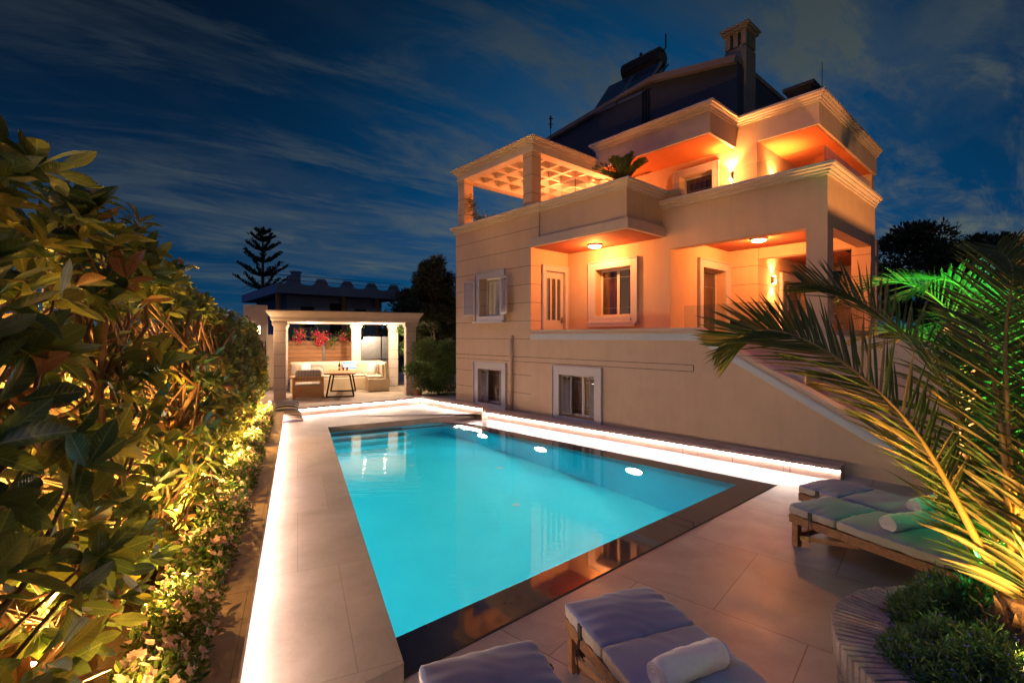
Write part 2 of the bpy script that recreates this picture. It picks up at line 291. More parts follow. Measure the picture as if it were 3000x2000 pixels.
# ------------------------------------------------------------------ mesh helpers
class MB:
    def __init__(s, tf=None): s.v = []; s.f = []; s.m = []; s.tf = tf
    def add(s, vs, fs, mi=0):
        b = len(s.v)
        s.v.extend([tuple(s.tf(*p)) for p in vs] if s.tf else [tuple(p) for p in vs])
        s.f.extend([tuple(i+b for i in f) for f in fs]); s.m.extend([mi]*len(fs))
    def box(s, x0, x1, y0, y1, z0, z1, mi=0):
        s.add([(x0,y0,z0),(x1,y0,z0),(x1,y1,z0),(x0,y1,z0),(x0,y0,z1),(x1,y0,z1),(x1,y1,z1),(x0,y1,z1)],
              [(0,3,2,1),(4,5,6,7),(0,1,5,4),(1,2,6,5),(2,3,7,6),(3,0,4,7)], mi)
    def prism(s, poly, z0, z1, mi=0):
        n = len(poly); zs0 = z0 if isinstance(z0, (list, tuple)) else [z0]*n; zs1 = z1 if isinstance(z1, (list, tuple)) else [z1]*n
        s.add([(x, y, zs0[i]) for i, (x, y) in enumerate(poly)]+[(x, y, zs1[i]) for i, (x, y) in enumerate(poly)],
              [tuple(range(n))[::-1], tuple(range(n, 2*n))]+[(i, (i+1) % n, n+(i+1) % n, n+i) for i in range(n)], mi)
    def bar(s, a, b, w, h, mi=0, up=(0, 0, 1)):
        a = Vector(a); b = Vector(b); d = (b-a).normalized(); u = Vector(up)
        if abs(d.dot(u)) > .98: u = Vector((0, 1, 0))
        x = d.cross(u).normalized(); y = x.cross(d)
        c = [(-w/2, -h/2), (w/2, -h/2), (w/2, h/2), (-w/2, h/2)]
        s.add([a+x*p+y*q for p, q in c]+[b+x*p+y*q for p, q in c], [(0,1,2,3)[::-1], (4,5,6,7), (0,1,5,4), (1,2,6,5), (2,3,7,6), (3,0,4,7)], mi)
    def tube(s, pts, rad, n=8, mi=0, cap=True):
        pts = [Vector(p) for p in pts]; m = len(pts)
        if not isinstance(rad, (list, tuple)): rad = [rad]*m
        vs = []; ref = None
        for i, p in enumerate(pts):
            t = (pts[min(i+1, m-1)]-pts[max(i-1, 0)]).normalized()
            if ref is None: ref = t.orthogonal().normalized()
            x = (ref-t*ref.dot(t)); x = x.normalized() if x.length > 1e-5 else t.orthogonal().normalized(); ref = x; y = t.cross(x)
            for k in range(n):
                a = 2*math.pi*k/n; vs.append(p+(x*math.cos(a)+y*math.sin(a))*rad[i])
        fs = [(i*n+k, i*n+(k+1) % n, (i+1)*n+(k+1) % n, (i+1)*n+k) for i in range(m-1) for k in range(n)]
        if cap: fs += [tuple(range(n))[::-1], tuple(range((m-1)*n, m*n))]
        s.add(vs, fs, mi)
    def lathe(s, prof, cx=0, cy=0, n=24, mi=0, a0=0):
        m = len(prof); vs = [(cx+r*math.cos(a0+2*math.pi*k/n), cy+r*math.sin(a0+2*math.pi*k/n), z) for r, z in prof for k in range(n)]
        fs = [(i*n+k, i*n+(k+1) % n, (i+1)*n+(k+1) % n, (i+1)*n+k) for i in range(m-1) for k in range(n)]
        fs += [tuple(range(n))[::-1], tuple(range((m-1)*n, m*n))]
        s.add(vs, fs, mi)
    def sweep(s, path, sec, mi=0, closed=False, zs=None):
        # sec: closed cross-section [(out, z)], out = right of travel; mitred corners
        n = len(path); P = [Vector((p[0], p[1])) for p in path]; vs = []
        for i in range(n):
            if closed: a = P[i-1]; c = P[(i+1) % n]
            else: a = P[i-1] if i else None; c = P[i+1] if i < n-1 else None
            d1 = (P[i]-a).normalized() if a is not None else None; d2 = (c-P[i]).normalized() if c is not None else None
            if d1 is None: d1 = d2
            if d2 is None: d2 = d1
            n1 = Vector((d1.y, -d1.x)); n2 = Vector((d2.y, -d2.x)); mt = (n1+n2); mt = mt/max(.2, (mt.length_squared/2))
            for o, z in sec: q = P[i]+mt*o; vs.append((q.x, q.y, z+(zs[i] if zs else 0)))
        k = len(sec); segs = n if closed else n-1
        fs = [(i*k+j, i*k+(j+1) % k, ((i+1) % n)*k+(j+1) % k, ((i+1) % n)*k+j) for i in range(segs) for j in range(k)]
        if not closed: fs += [tuple(range(k)), tuple(range((n-1)*k, n*k))[::-1]]
        s.add(vs, fs, mi)
    def soft(s, cx, cy, cz, a, b, c, r=.04, bulge=.02, seg=10, wr=.0, mi=0, seed=0, rot=None):
        # rounded box with puffed faces; half sizes a b c
        vs = []; fs = []; idx = {}
        def pt(p):
            key = tuple(round(q, 4) for q in p)
            if key in idx: return idx[key]
            x, y, z = p
            core = Vector((max(-1, min(1, x))*(a-r), max(-1, min(1, y))*(b-r), max(-1, min(1, z))*(c-r)))
            nn = Vector((x**5, y**5, z**5)).normalized()
            q = core+nn*r
            q.z += bulge*(1-x*x)*(1-y*y)*(1 if z > 0 else -.3)
            if wr:
                h = math.sin(x*4+seed+2*math.sin(y*3+seed))*math.cos(y*5+seed*2)+.7*math.sin(x*9+y*13+seed+2*math.sin(x*5))
                edge = max(abs(x), abs(y)); q.z += wr*h*(.3+edge**4); q.x += wr*.8*math.sin(y*19+seed+2*math.sin(y*7))*max(0, abs(x)-.7)*3; q.y += wr*.8*math.sin(x*17+seed+2*math.sin(x*6))*max(0, abs(y)-.7)*3
            if rot is not None: q = rot @ q
            vs.append((cx+q.x, cy+q.y, cz+q.z)); idx[key] = len(vs)-1; return idx[key]
        L_ = [-1+2*i/seg for i in range(seg+1)]
        for ax in range(3):
            for sg in (-1, 1):
                for i in range(seg):
                    for j in range(seg):
                        q = []
                        for (u, w) in ((L_[i], L_[j]), (L_[i+1], L_[j]), (L_[i+1], L_[j+1]), (L_[i], L_[j+1])):
                            p = [0, 0, 0]; p[ax] = sg; p[(ax+1) % 3] = u; p[(ax+2) % 3] = w; q.append(pt(tuple(p)))
                        fs.append(tuple(q) if sg > 0 else tuple(q[::-1]))
        s.add(vs, fs, mi)
    def build(s, name, mats, parent=None, smooth=False, fix=True, bevel=0, loc=None):
        me = bpy.data.meshes.new(name)
        vv = s.v
        if loc is not None: vv = [(x-loc[0], y-loc[1], z-loc[2]) for x, y, z in vv]
        me.from_pydata(vv, [], s.f)
        if isinstance(mats, str): mats = [mats]
        for m in mats: me.materials.append(MATS[m])
        me.polygons.foreach_set('material_index', s.m)
        if fix:
            bm = bmesh.new(); bm.from_mesh(me); bmesh.ops.recalc_face_normals(bm, faces=bm.faces); bm.to_mesh(me); bm.free()
        if smooth: me.polygons.foreach_set('use_smooth', [True]*len(me.polygons))
        me.update()
        o = bpy.data.objects.new(name, me); COL.objects.link(o)
        if loc is not None: o.location = loc
        if parent: o.parent = parent
        if bevel:
            b = o.modifiers.new('bevel', 'BEVEL'); b.width = bevel; b.segments = 2; b.limit_method = 'ANGLE'; b.angle_limit = R(40)
        return o
def tag(o, label=None, cat=None, group=None, kind=None):
    if label: o['label'] = label
    if cat: o['category'] = cat
    if group: o['group'] = group
    if kind: o['kind'] = kind
    return o
def empty(name, loc=(0, 0, 0), rz=0, label=None, cat=None, group=None):
    o = bpy.data.objects.new(name, None); COL.objects.link(o); o.empty_display_size = .1
    o.location = loc; o.rotation_euler = (0, 0, rz); tag(o, label, cat, group); return o
def copy_tree(o, parent=None):
    c = o.copy(); COL.objects.link(c)
    if parent: c.parent = parent
    for ch in list(o.children): copy_tree(ch, c)
    return c
def light(kind, name, loc, energy, color, parent=None, radius=.05, spot=None, direction=None, blend=.5):
    l = bpy.data.lights.new(name, kind); l.energy = energy; l.color = color; l.shadow_soft_size = radius
    if kind == 'SPOT': l.spot_size = R(spot); l.spot_blend = blend
    o = bpy.data.objects.new(name, l); COL.objects.link(o); o.location = loc
    if direction is not None: o.rotation_euler = Vector(direction).to_track_quat('-Z', 'Y').to_euler()
    if parent: o.parent = parent
    return o
def cat_rom(pts, n):
    P = [Vector(p) for p in pts]; P = [P[0]*2-P[1]]+P+[P[-1]*2-P[-2]]; out = []
    m = len(P)-3
    for i in range(n+1):
        t = i/n*m; k = min(int(t), m-1); u = t-k; a, b, c, d = P[k:k+4]
        out.append(.5*((2*b)+(c-a)*u+(2*a-5*b+4*c-d)*u*u+(-a+3*b-3*c+d)*u**3))
    return out

# ------------------------------------------------------------------ key plan points (metres; camera stands at 0,0)
DL = Vector((-.4107, .9118)); NL = Vector((-.9118, -.4107))
def Lp(t, off=0, z=0): p = Vector((-1.368, 2.321))+DL*t+NL*off; return (p.x, p.y, z)
SLAB = .115
S0, S1, F0, F1 = (-1.298, 2.166), (-.623, 2.759), (-3.825, 9.92), (-.79, 11.66)
C0, C1, K = (-5.323, 11.10), (-2.551, 13.30), (-.72, 11.42)
PFR, PRN, PNL = (-1.623, 11.133), (3.05, 6.46), (-.80, 3.155)
RIM0, RIM1, RIM2 = (-.643, 2.80), (3.563, 6.43), (-.95, 10.93+.0)
# ground, patio, slab
def holed(name, outer, inner, z, mat, kind='structure'):
    bm = bmesh.new(); es = []
    for loop in (outer, inner):
        vs = [bm.verts.new((x, y, z)) for x, y in loop]
        es += [bm.edges.new((vs[i], vs[(i+1) % len(vs)])) for i in range(len(vs))]
    bmesh.ops.triangle_fill(bm, use_beauty=True, edges=es)
    for f in bm.faces:
        if f.normal.z < 0: f.normal_flip()
    me = bpy.data.meshes.new(name); bm.to_mesh(me); bm.free(); me.materials.append(MATS[mat])
    o = bpy.data.objects.new(name, me); COL.objects.link(o); tag(o, kind=kind); return o
OUT = [(-9, -5), (12, -5), (12, 20), (-9, 20)]
holed('ground', [(-400, -400), (400, -400), (400, 900), (-400, 900)], OUT, -.01, 'ground_mat')
holed('patio', OUT, [RIM0, RIM1, RIM2, PFR, F0], 0, 'patio_stone')
b = MB(); b.prism([S0, S1, F0, F1, K, C1, C0], -.3, SLAB); tag(b.build('raised_deck', 'deck_stone', bevel=.006), kind='structure')
b = MB(); b.prism([(-5.35, 11.12), (-2.55, 13.35), (-.70, 11.5), (-1.05, 13.3), (2.5, 18.5), (-3, 26), (-16, 22), (-10, 8.0)], -.2, SLAB-.004); tag(b.build('pavilion_floor', 'floor_boards'), kind='structure')
# pool shell
zf, zn = -1.05, -1.9
b = MB()
pf = [PNL, PRN, PFR, F0]; zb = [zn, zn, zf, zf]
b.add([(x, y, z) for (x, y), z in zip(pf, zb)]+[(x, y, -.02) for x, y in pf], [(0, 1, 2, 3)]+[(i, (i+1) % 4, 4+(i+1) % 4, 4+i) for i in range(4)])
shell = b.build('pool_basin', 'pool_tile', fix=False); tag(shell, kind='structure')
b = MB(); ax = (Vector(PFR)-Vector(F0)).normalized(); bx = (Vector(PNL)-Vector(F0)).normalized()
for i in range(4):
    w = 1.55; d = .32*(i+1); z1 = -.16-.24*i
    q = [Vector(F0)-ax*.03-bx*.03, Vector(F0)+ax*w-bx*.03, Vector(F0)+ax*w+bx*d, Vector(F0)-ax*.03+bx*d]
    b.prism([(p.x, p.y) for p in q][::-1], -1.3, z1-.0001*i)
tag(b.build('pool_step', 'pool_tile', bevel=.015), kind='structure')
for i, (dx, dy) in enumerate([(.32, .2), (.42, .28), (.3, .55), (.62, .62), (.8, .42)]):
    b = MB(); p = Vector(F0)*(1-dx)*(1-dy)+Vector(PFR)*dx*(1-dy)+Vector(PNL)*(1-dx)*dy+Vector(PRN)*dx*dy
    z = zf+(zn-zf)*dy+.0; b.lathe([(.07, z-.02), (.07, z+.006), (.05, z+.012)], p.x, p.y, 20)
    tag(b.build('pool_inlet', 'white_paint', loc=(p.x, p.y, z)), 'round white inlet cap on the pool floor, number of five scattered'.replace(', number of five scattered', ['near the steps', 'near the far lamp', 'by the left wall', 'in the deep middle', 'below the right wall'][i] and ' '+['near the steps', 'near the far lamp', 'by the left wall', 'in the deep middle', 'below the right wall'][i]), 'pool fitting', 'inlet caps on the pool floor')
rimsec = MB()
def rimstrip(poly): rimsec.prism(poly, -.25, -.004)
rimstrip([RIM0, RIM1, PRN, PNL]); rimstrip([RIM1, RIM2, PFR, PRN])
tag(rimsec.build('pool_rim', 'rim_stone', bevel=0), kind='structure')
b = MB(); b.sweep([RIM0, RIM1], [(-.006, -.01), (.016, -.01), (.016, .003), (-.006, .003)]); tag(b.build('pool_gutter', 'dark_gap'), kind='structure')
b = MB(); b.add([(x, y, -.0035) for x, y in (PNL, PRN, PFR, F0)], [(0, 1, 2, 3)]); tag(b.build('pool_water', 'water', fix=False), kind='structure')
# pool lamps on the right wall
for i, (x, y, w) in enumerate([(-.61, 10.12, 'farthest'), (.55, 8.96, 'middle'), (1.943, 7.567, 'nearest')]):
    p = Vector((x, y, -.45)); nrm = Vector((-.707, -.707, 0))
    t = empty('pool_lamp', p-nrm*.0, 0, f'round white underwater lamp glowing in the right pool wall, {w} of the three', 'pool lamp', 'underwater lamps in the right pool wall')
    u = Vector((.707, -.707, 0)); bb = MB(); ring = MB()
    for (m_, r0, o0) in ((bb, .14, .03), (ring, .17, .022)):
        vs = [nrm*o0+u*math.cos(a)*r0+Vector((0, 0, 1))*math.sin(a)*r0 for a in [2*math.pi*k/24 for k in range(24)]]
        vs2 = [v-nrm*.03 for v in vs]; m_.add(vs+vs2, [tuple(range(24))]+[(k, (k+1) % 24, 24+(k+1) % 24, 24+k) for k in range(24)])
    bb.build('lens', 'pool_lamp', t); ring.build('bezel', 'white_paint', t)
    light('SPOT', 'lamp_beam', (nrm*.12+Vector((0, 0, 0))), 880, (1, 1, .80), t, .0, 140, (-.707, -.707, -.60), .9)
    light('POINT', 'lamp_glow', (nrm*.75+Vector((0, 0, -.1))), 4.2, (.10, .88, 1), t, 0)

# curbs with LED under the lip
def curb(name, path, h, w, z0, label, back='curb_stone'):
    t = empty(name, (path[0][0], path[0][1], 0), 0, label, 'low wall')
    loc = (path[0][0], path[0][1], 0)
    P = [(x-loc[0], y-loc[1]) for x, y in path]
    s_ = MB(); s_.sweep(P, [(-w, 0), (0, 0), (0, z0+h-.055), (-w, z0+h-.055)]); s_.build('wall', back, t)
    s_ = MB(); s_.sweep(P, [(-w-.01, z0+h-.05), (.035, z0+h-.05), (.035, z0+h-.03), (.03, z0+h), (-w-.01, z0+h)]); s_.build('coping', back, t)
    s_ = MB(); s_.sweep(P, [(.003, z0+h-.078), (.016, z0+h-.078), (.016, z0+h-.053), (.003, z0+h-.053)]); s_.build('light_strip', 'led_strip', t)
    return t
lead = Lp(-3.2)
curb('planter_curb', [lead[:2], C0, C1, K], .20, .19, SLAB, 'low beige stone curb with glowing strip running from hedge round the far end of the pool')
curb('low_bench_wall', [(-.66, 11.62), (4.53, 6.58)], .20, .30, 0, 'straight low stone bench wall with glowing strip between pool and villa')
# planter soil and garden wall behind the hedge
b = MB(); b.prism([Lp(-3.2, .19)[:2], Lp(9.6, .19)[:2], Lp(10.6, 1.5)[:2], Lp(-3.2, 1.5)[:2]], -.1, .24); tag(b.build('planter_soil', 'soil'), kind='structure')
t = empty('garden_wall', Lp(3, 1.55), math.atan2(DL.y, DL.x), 'orange-lit rendered garden wall behind the leafy hedge', 'wall')
b = MB(); b.box(-7, 9.0, 0, .18, 0, 1.95); b.build('wall', 'stucco', t); b = MB(); b.box(-7, 9.02, -.03, .21, 1.953, 2.02); b.build('coping', 'cornice_plaster', t)

# ------------------------------------------------------------------ VILLA, in its own frame: U along the front, V into depth
A = R(-48.7); UX = Vector((math.cos(A), math.sin(A))); VX = Vector((-math.sin(A), math.cos(A)))
def W(u, v, z=0): p = UX*u+VX*v; return (p.x, p.y, z)
UL, UA, UB, UR, V0, VR = -11.85, -8.6, -5.59, -2.60, 8.18, 9.55
villa = empty('villa', W(UL, V0), A, 'three-storey beige rendered villa with balconies, lit porches and outdoor stair', 'house')
HOFF = (UL, V0, 0)
def hp(mb, name, mats, **kw):        # part of the villa
    mb.v = [(x-HOFF[0], y-HOFF[1], z) for x, y, z in mb.v]
    return mb.build(name, mats, villa, **kw)
def panel(mb, plane, c, a0, a1, z0, z1, holes=(), th=.25, facing=1, mi=0):
    """wall sheet: plane 'V' at V=c faces -V, plane 'U' at U=c faces +U; holes (a0,a1,z0,z1) go right through"""
    xs = sorted({a0, a1, *[h[0] for h in holes], *[h[1] for h in holes]}); zs = sorted({z0, z1, *[h[2] for h in holes], *[h[3] for h in holes]})
    def P(a, z, d): return (a, c+d, z) if plane == 'V' else (c-d, a, z)
    def solid(i, j):
        if i < 0 or j < 0 or i >= len(xs)-1 or j >= len(zs)-1: return False
        xm = (xs[i]+xs[i+1])/2; zm = (zs[j]+zs[j+1])/2
        return not any(h[0] < xm < h[1] and h[2] < zm < h[3] for h in holes)
    for i in range(len(xs)-1):
        for j in range(len(zs)-1):
            if not solid(i, j): continue
            A0, A1, Z0, Z1 = xs[i], xs[i+1], zs[j], zs[j+1]
            for d in (0, th): mb.add([P(A0, Z0, d), P(A1, Z0, d), P(A1, Z1, d), P(A0, Z1, d)], [(0, 1, 2, 3)], mi)
            for (ii, jj, e) in ((i-1, j, ((A0, Z0), (A0, Z1))), (i+1, j, ((A1, Z0), (A1, Z1))), (i, j-1, ((A0, Z0), (A1, Z0))), (i, j+1, ((A0, Z1), (A1, Z1)))):
                if not solid(ii, jj):
                    (p0, q0), (p1, q1) = e; mb.add([P(p0, q0, 0), P(p1, q1, 0), P(p1, q1, th), P(p0, q0, th)], [(0, 1, 2, 3)], mi)
def TV(u, v): return lambda x, o, z: (u+x-HOFF[0], v-o-HOFF[1], z)
def TU(u, v): return lambda x, o, z: (u+o-HOFF[0], v+x-HOFF[1], z)
def window(tf, w, z0, z1, trim=.17, panes=2, curtain='room_glow', shutters=None, sill=True, label=None, inner=.22, nobottom=False):
    """surround > sash, glass, curtain, shutters; x centred"""
    f = MB(tf); h = w/2; d0, d1 = -.02, .045
    f.box(-h, -h+trim, d0, d1, z0, z1); f.box(h-trim, h, d0, d1, z0, z1); f.box(-h+trim, h-trim, d0, d1, z1-trim, z1)
    if not nobottom: f.box(-h+trim, h-trim, d0, d1, z0, z0+trim*.8)
    e = .03; f.box(-h-e, -h, d0, d1+.03, z0, z1+e); f.box(h, h+e, d0, d1+.03, z0, z1+e); f.box(-h, h, d0, d1+.03, z1, z1+e)
    if sill: f.box(-h-.04, h+.04, d0, d1+.10, z0-.06, z0)
    fr = f.build('window', 'white_paint', villa, bevel=.006)
    if label: fr['label'] = label
    a = h-trim; zz0 = z0+(0 if nobottom else trim*.8); zz1 = z1-trim
    s_ = MB(tf); q = .05; i0, i1 = -inner-.04, -inner
    s_.box(-a, -a+q, i0, i1, zz0, zz1); s_.box(a-q, a, i0, i1, zz0, zz1); s_.box(-a+q, a-q, i0, i1, zz0, zz0+q); s_.box(-a+q, a-q, i0, i1, zz1-q, zz1)
    for k in range(1, panes): x = -a+2*a*k/panes; s_.box(x-.035, x+.035, i0-.002, i1+.004, zz0+q, zz1-q)
    for zq in (.18, .82): s_.box(-a+q, a-q, i0+.01, i0+.018, zz0+(zz1-zz0)*zq-.006, zz0+(zz1-zz0)*zq+.006)
    s_.build('sash', 'white_paint', fr)
    g = MB(tf); g.box(-a+q, a-q, i0+.019, i0+.027, zz0+q, zz1-q); g.build('pane', 'window_glass', fr)
    c = MB(tf); n = 26
    for k in range(n):
        x0 = (-a-.12)+(2*a+.24)*k/n; x1 = (-a-.12)+(2*a+.24)*(k+1)/n; o0 = i0-.10+.025*math.sin(k*2.1); o1 = i0-.10+.025*math.sin((k+1)*2.1)
        if (k/n > .36 and k/n < .62) and panes == 2: continue
        c.add([(x0, o0, zz0), (x1, o1, zz0), (x1, o1, zz1), (x0, o0, zz1)], [(0, 1, 2, 3)])
    c.build('curtain', 'curtain_pale' if 'pale' in curtain else 'curtain_warm', fr, fix=False)
    r = MB(tf); r.box(-a-.5, a+.5, i0-.9, i0-.85, zz0-.1, zz1+.15); r.box(-a-.55, -a-.5, i0-.9, i0-.03, zz0-.1, zz1+.15); r.box(a+.5, a+.55, i0-.9, i0-.03, zz0-.1, zz1+.15); r.box(-a-.5, a+.5, i0-.85, i0-.03, zz1+.1, zz1+.15); r.build('lit_room', curtain, fr)
    for (sx, ang) in (shutters or []):
        m = MB(tf); sw = a*.98; hx = sx*(a+.0); oo = .05
        if ang == 'fold': sw = .30; ang = 180-28*1.0; oo = -.10
        else: hx = sx*(h-.04); oo = .08; sw = a
        c_, s2 = math.cos(R(ang)), math.sin(R(ang))
        def T(x, y, z, hx=hx, sx=sx, oo=oo): return (hx+sx*(x*c_), oo+x*(s2 if oo > 0 else -s2*.3)+y, z)
        mm = MB(lambda x, y, z: tf(*T(x, y, z)))
        if inner < 0: pass
        mm.box(0, .045, 0, .03, zz0+.02, zz1-.02); mm.box(sw-.045, sw, 0, .03, zz0+.02, zz1-.02); mm.box(.045, sw-.045, 0, .03, zz0+.02, zz0+.07); mm.box(.045, sw-.045, 0, .03, zz1-.07, zz1-.02)
        ns = int((zz1-zz0-.16)/.042)
        for k in range(ns):
            z = zz0+.09+k*.042; mm.add([(.045, .026, z-.014), (sw-.045, .026, z-.014), (sw-.045, .004, z+.016), (.045, .004, z+.016), (.045, .032, z-.010), (sw-.045, .032, z-.010), (sw-.045, .010, z+.020), (.045, .010, z+.020)], [(0,1,2,3),(4,5,6,7),(0,1,5,4),(1,2,6,5),(2,3,7,6),(3,0,4,7)])
        mm.build('shutter', 'shutter_grey' if oo < 0 else 'white_paint', fr)
    return fr
PROF = [(0, 0), (.03, 0), (.03, .035), (.055, .045), (.055, .08), (.10, .10), (.10, .125), (.14, .14), (.14, .19), (-.06, .19), (-.06, 0)]
def cornice(path, z, scale=1.0, mat='cornice_plaster', closed=False):
    m = MB(); m.sweep(path, [(o*scale, z+h*scale) for o, h in PROF], closed=closed); return hp(m, 'cornice', mat)

# --- left bay (grooved)
b = MB()
panel(b, 'V', V0, UL, UA, 0, 5.04, [(-10.66, -9.77, 2.50, 3.62), (-10.72, -9.71, .12, 1.10)])
panel(b, 'U', UA, V0+.25, 12.05, 0, 5.04, [(8.68, 9.40, 1.4, 3.68)])
b.box(UL, UL+.25, V0+.25, 16, 0, 5.04); b.box(UL+.25, UA-.25, 15.75, 16, 0, 5.04)
hp(b, 'wall', 'stucco_grooved')
b = MB(); b.box(UL+.25, UA-.25, V0+.25, 15.75, 4.15, 4.3); b.box(UL+.25, UA-.25, V0+.25, 15.75, 1.25, 1.4); hp(b, 'floor_slab', 'stucco_pale')
window(TV(-10.21, V0), 1.24, 2.42, 3.76, .17, 1, 'room_glow_pale', [(-1, 8), (1, 22)], label='upper left window with open white louvred shutters')
window(TV(-10.21, V0), 1.36, .02, 1.27, .17, 1, 'room_glow', [(-1, 'fold'), (1, 'fold')], label='lower left window with half-closed grey shutters')
# --- lower front wall, terrace parapet and stair parapet (one plane V0)
b = MB(); panel(b, 'V', V0, UA, -4.25, 0, 2.10, [(-7.62, -6.58, .12, 1.12)])
b.add([(-4.25, V0, 0), (-.9, V0, 0), (-.9, V0, .24), (-4.25, V0, 2.10), (-4.25, V0+.25, 0), (-.9, V0+.25, 0), (-.9, V0+.25, .24), (-4.25, V0+.25, 2.10)],
      [(0,1,2,3),(4,5,6,7),(0,1,5,4),(1,2,6,5),(2,3,7,6)])
hp(b, 'wall', 'stucco')
window(TV(-7.10, V0), 1.40, .02, 1.30, .18, 2, 'room_glow', [(-1, 'fold'), (1, 'fold')], label='lower middle window with shutters folded into the opening')
b = MB(); zc = 2.10
def slope_bar(o0, o1, za, zb_, mi=0):
    path = [(UA+.01, 0), (-4.25, 0), (-.9, -1.86)]
    vs = []
    for u, dz in path:
        for o, z in ((o0, za), (o1, za), (o1, zb_), (o0, zb_)): vs.append((u, V0-o, 2.10+dz+z))
    fs = [(i*4+j, i*4+(j+1) % 4, i*4+4+(j+1) % 4, i*4+4+j) for i in range(2) for j in range(4)]+[(0, 1, 2, 3), (8, 9, 10, 11)]
    b.add(vs, fs, mi)
slope_bar(.015, -.27, .003, .055, 0); slope_bar(.0, .03, -.18, -.07, 1); slope_bar(.002, .018, -.07, -.045, 1)
hp(b, 'coping', ['stucco_pale', 'blue_white'])
b = MB()
for (u0, u1, z) in ((UL+.02, -4.33, 1.48), (UL+.02, -4.33, 1.36)): b.box(u0, u1, V0-.0025, V0+.01, z-.005, z+.005)
b.box(-4.335, -4.32, V0-.0025, V0+.01, 1.36, 1.48); hp(b, 'groove_line', 'dark_gap')
b = MB(); b.tube([(-9.28, V0-.06, .1), (-9.28, V0-.06, 1.93)], .045, 12); b.tube([(-9.28, V0-.06, 1.93), (-9.28, V0-.0, 2.0)], .045, 12)
for z in (.6, 1.5): b.tube([(-9.28, V0-.06, z), (-9.28, V0-.06, z+.03)], .055, 12)
hp(b, 'downpipe', 'stucco', smooth=True)
# terrace floor and stair
b = MB(); b.box(UA, UR, V0+.25, VR, 1.25, 1.4); b.box(UB, UR, VR, 12.8, 1.2, 1.4); b.box(UB, -3.4, 12.8, 17, 1.2, 1.4); 
hp(b, 'terrace_floor', 'stucco_pale')
b = MB()
for i in range(9): b.box(-4.2+i*.27, -4.2+(i+1)*.27, V0+.25, 9.30, 0, 1.4-(i+1)*.155)
hp(b, 'stair', 'stucco_pale')
b = MB(); panel(b, 'V', 9.30, -4.2, -.9, 0, 1.4)
b.add([(-4.2, 9.30, 1.4), (-.9, 9.30, 1.4), (-.9, 9.3, 1.9), (-4.2, 9.30, 2.15), (-4.2, 9.5, 1.4), (-.9, 9.5, 1.4), (-.9, 9.5, 1.9), (-4.2, 9.5, 2.15)], [(0,1,2,3),(4,5,6,7),(0,1,5,4),(1,2,6,5),(2,3,7,6),(3,0,4,7)])
b.box(-2.60, -.9, 9.55, 12.8, 0, 1.9)
hp(b, 'stair_wall', 'stucco_pale')
# --- porch 1: window wall, soffit, balcony
b = MB(); panel(b, 'V', VR, UA, UB, 1.4, 4.80, [(-7.66, -6.60, 2.50, 3.68)]); panel(b, 'V', VR, UB, UR, 3.93, 4.80)
b.box(UR-.33, UR, VR+.0, VR+.33, 1.4, 3.93)
panel(b, 'U', UR, VR+.25, 12.85, 3.93, 4.80); hp(b, 'wall', 'stucco')
window(TV(-7.13, VR), 1.40, 2.36, 3.84, .17, 2, 'room_glow', label='white framed double window under the balcony lamp')
b = MB(); b.box(-7.68, -6.58, VR-.09, VR-.05, 2.30, 2.44); b.box(-7.83, -6.43, VR-.14, VR-.05, 2.24, 2.30); hp(b, 'window_sill', 'white_paint')
b = MB(); b.prism([(UA+.0, V0-.06), (-5.70, V0-.06), (-5.70, VR), (UA+.0, VR)], 4.20, 4.42); hp(b, 'balcony_slab', 'stucco_pale', bevel=.01)
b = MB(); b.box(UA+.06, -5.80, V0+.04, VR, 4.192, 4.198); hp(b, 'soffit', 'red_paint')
b = MB(); e = .12
b.prism([(UA-.0, V0+.04), (-5.80, V0+.04), (-5.80, 9.57), (-5.80-e, 9.57), (-5.80-e, V0+.04+e), (UA-.0, V0+.04+e)], 4.42, 5.04)
hp(b, 'parapet', 'stucco')
b = MB(); b.box(UA, UA+.28, V0-.002, V0+.03, 4.43, 5.03); hp(b, 'corner_pier', 'stucco_grooved')
cornice([(UL, 16), (UL, V0), (UA+.28, V0), (UA+.28, V0+.04), (-5.80, V0+.04), (-5.80, 9.75), (-5.4, 9.75)], 5.035)
cornice([(-5.80, VR), (UR, VR), (UR, 12.85)], 4.805)
b = MB(); b.box(UL+.25, UA, V0+.26, 12.0, 4.31, 4.33); b.box(UA+.02, UB-.3, V0+.2, VR+.3, 4.425, 4.44); b.box(UB-.2, UR-.26, VR+.26, 12.8, 4.20, 4.30); b.box(UB-.2, -3.4, 12.8, 16.99, 4.2, 4.3); hp(b, 'floor_slab', 'stucco_pale')
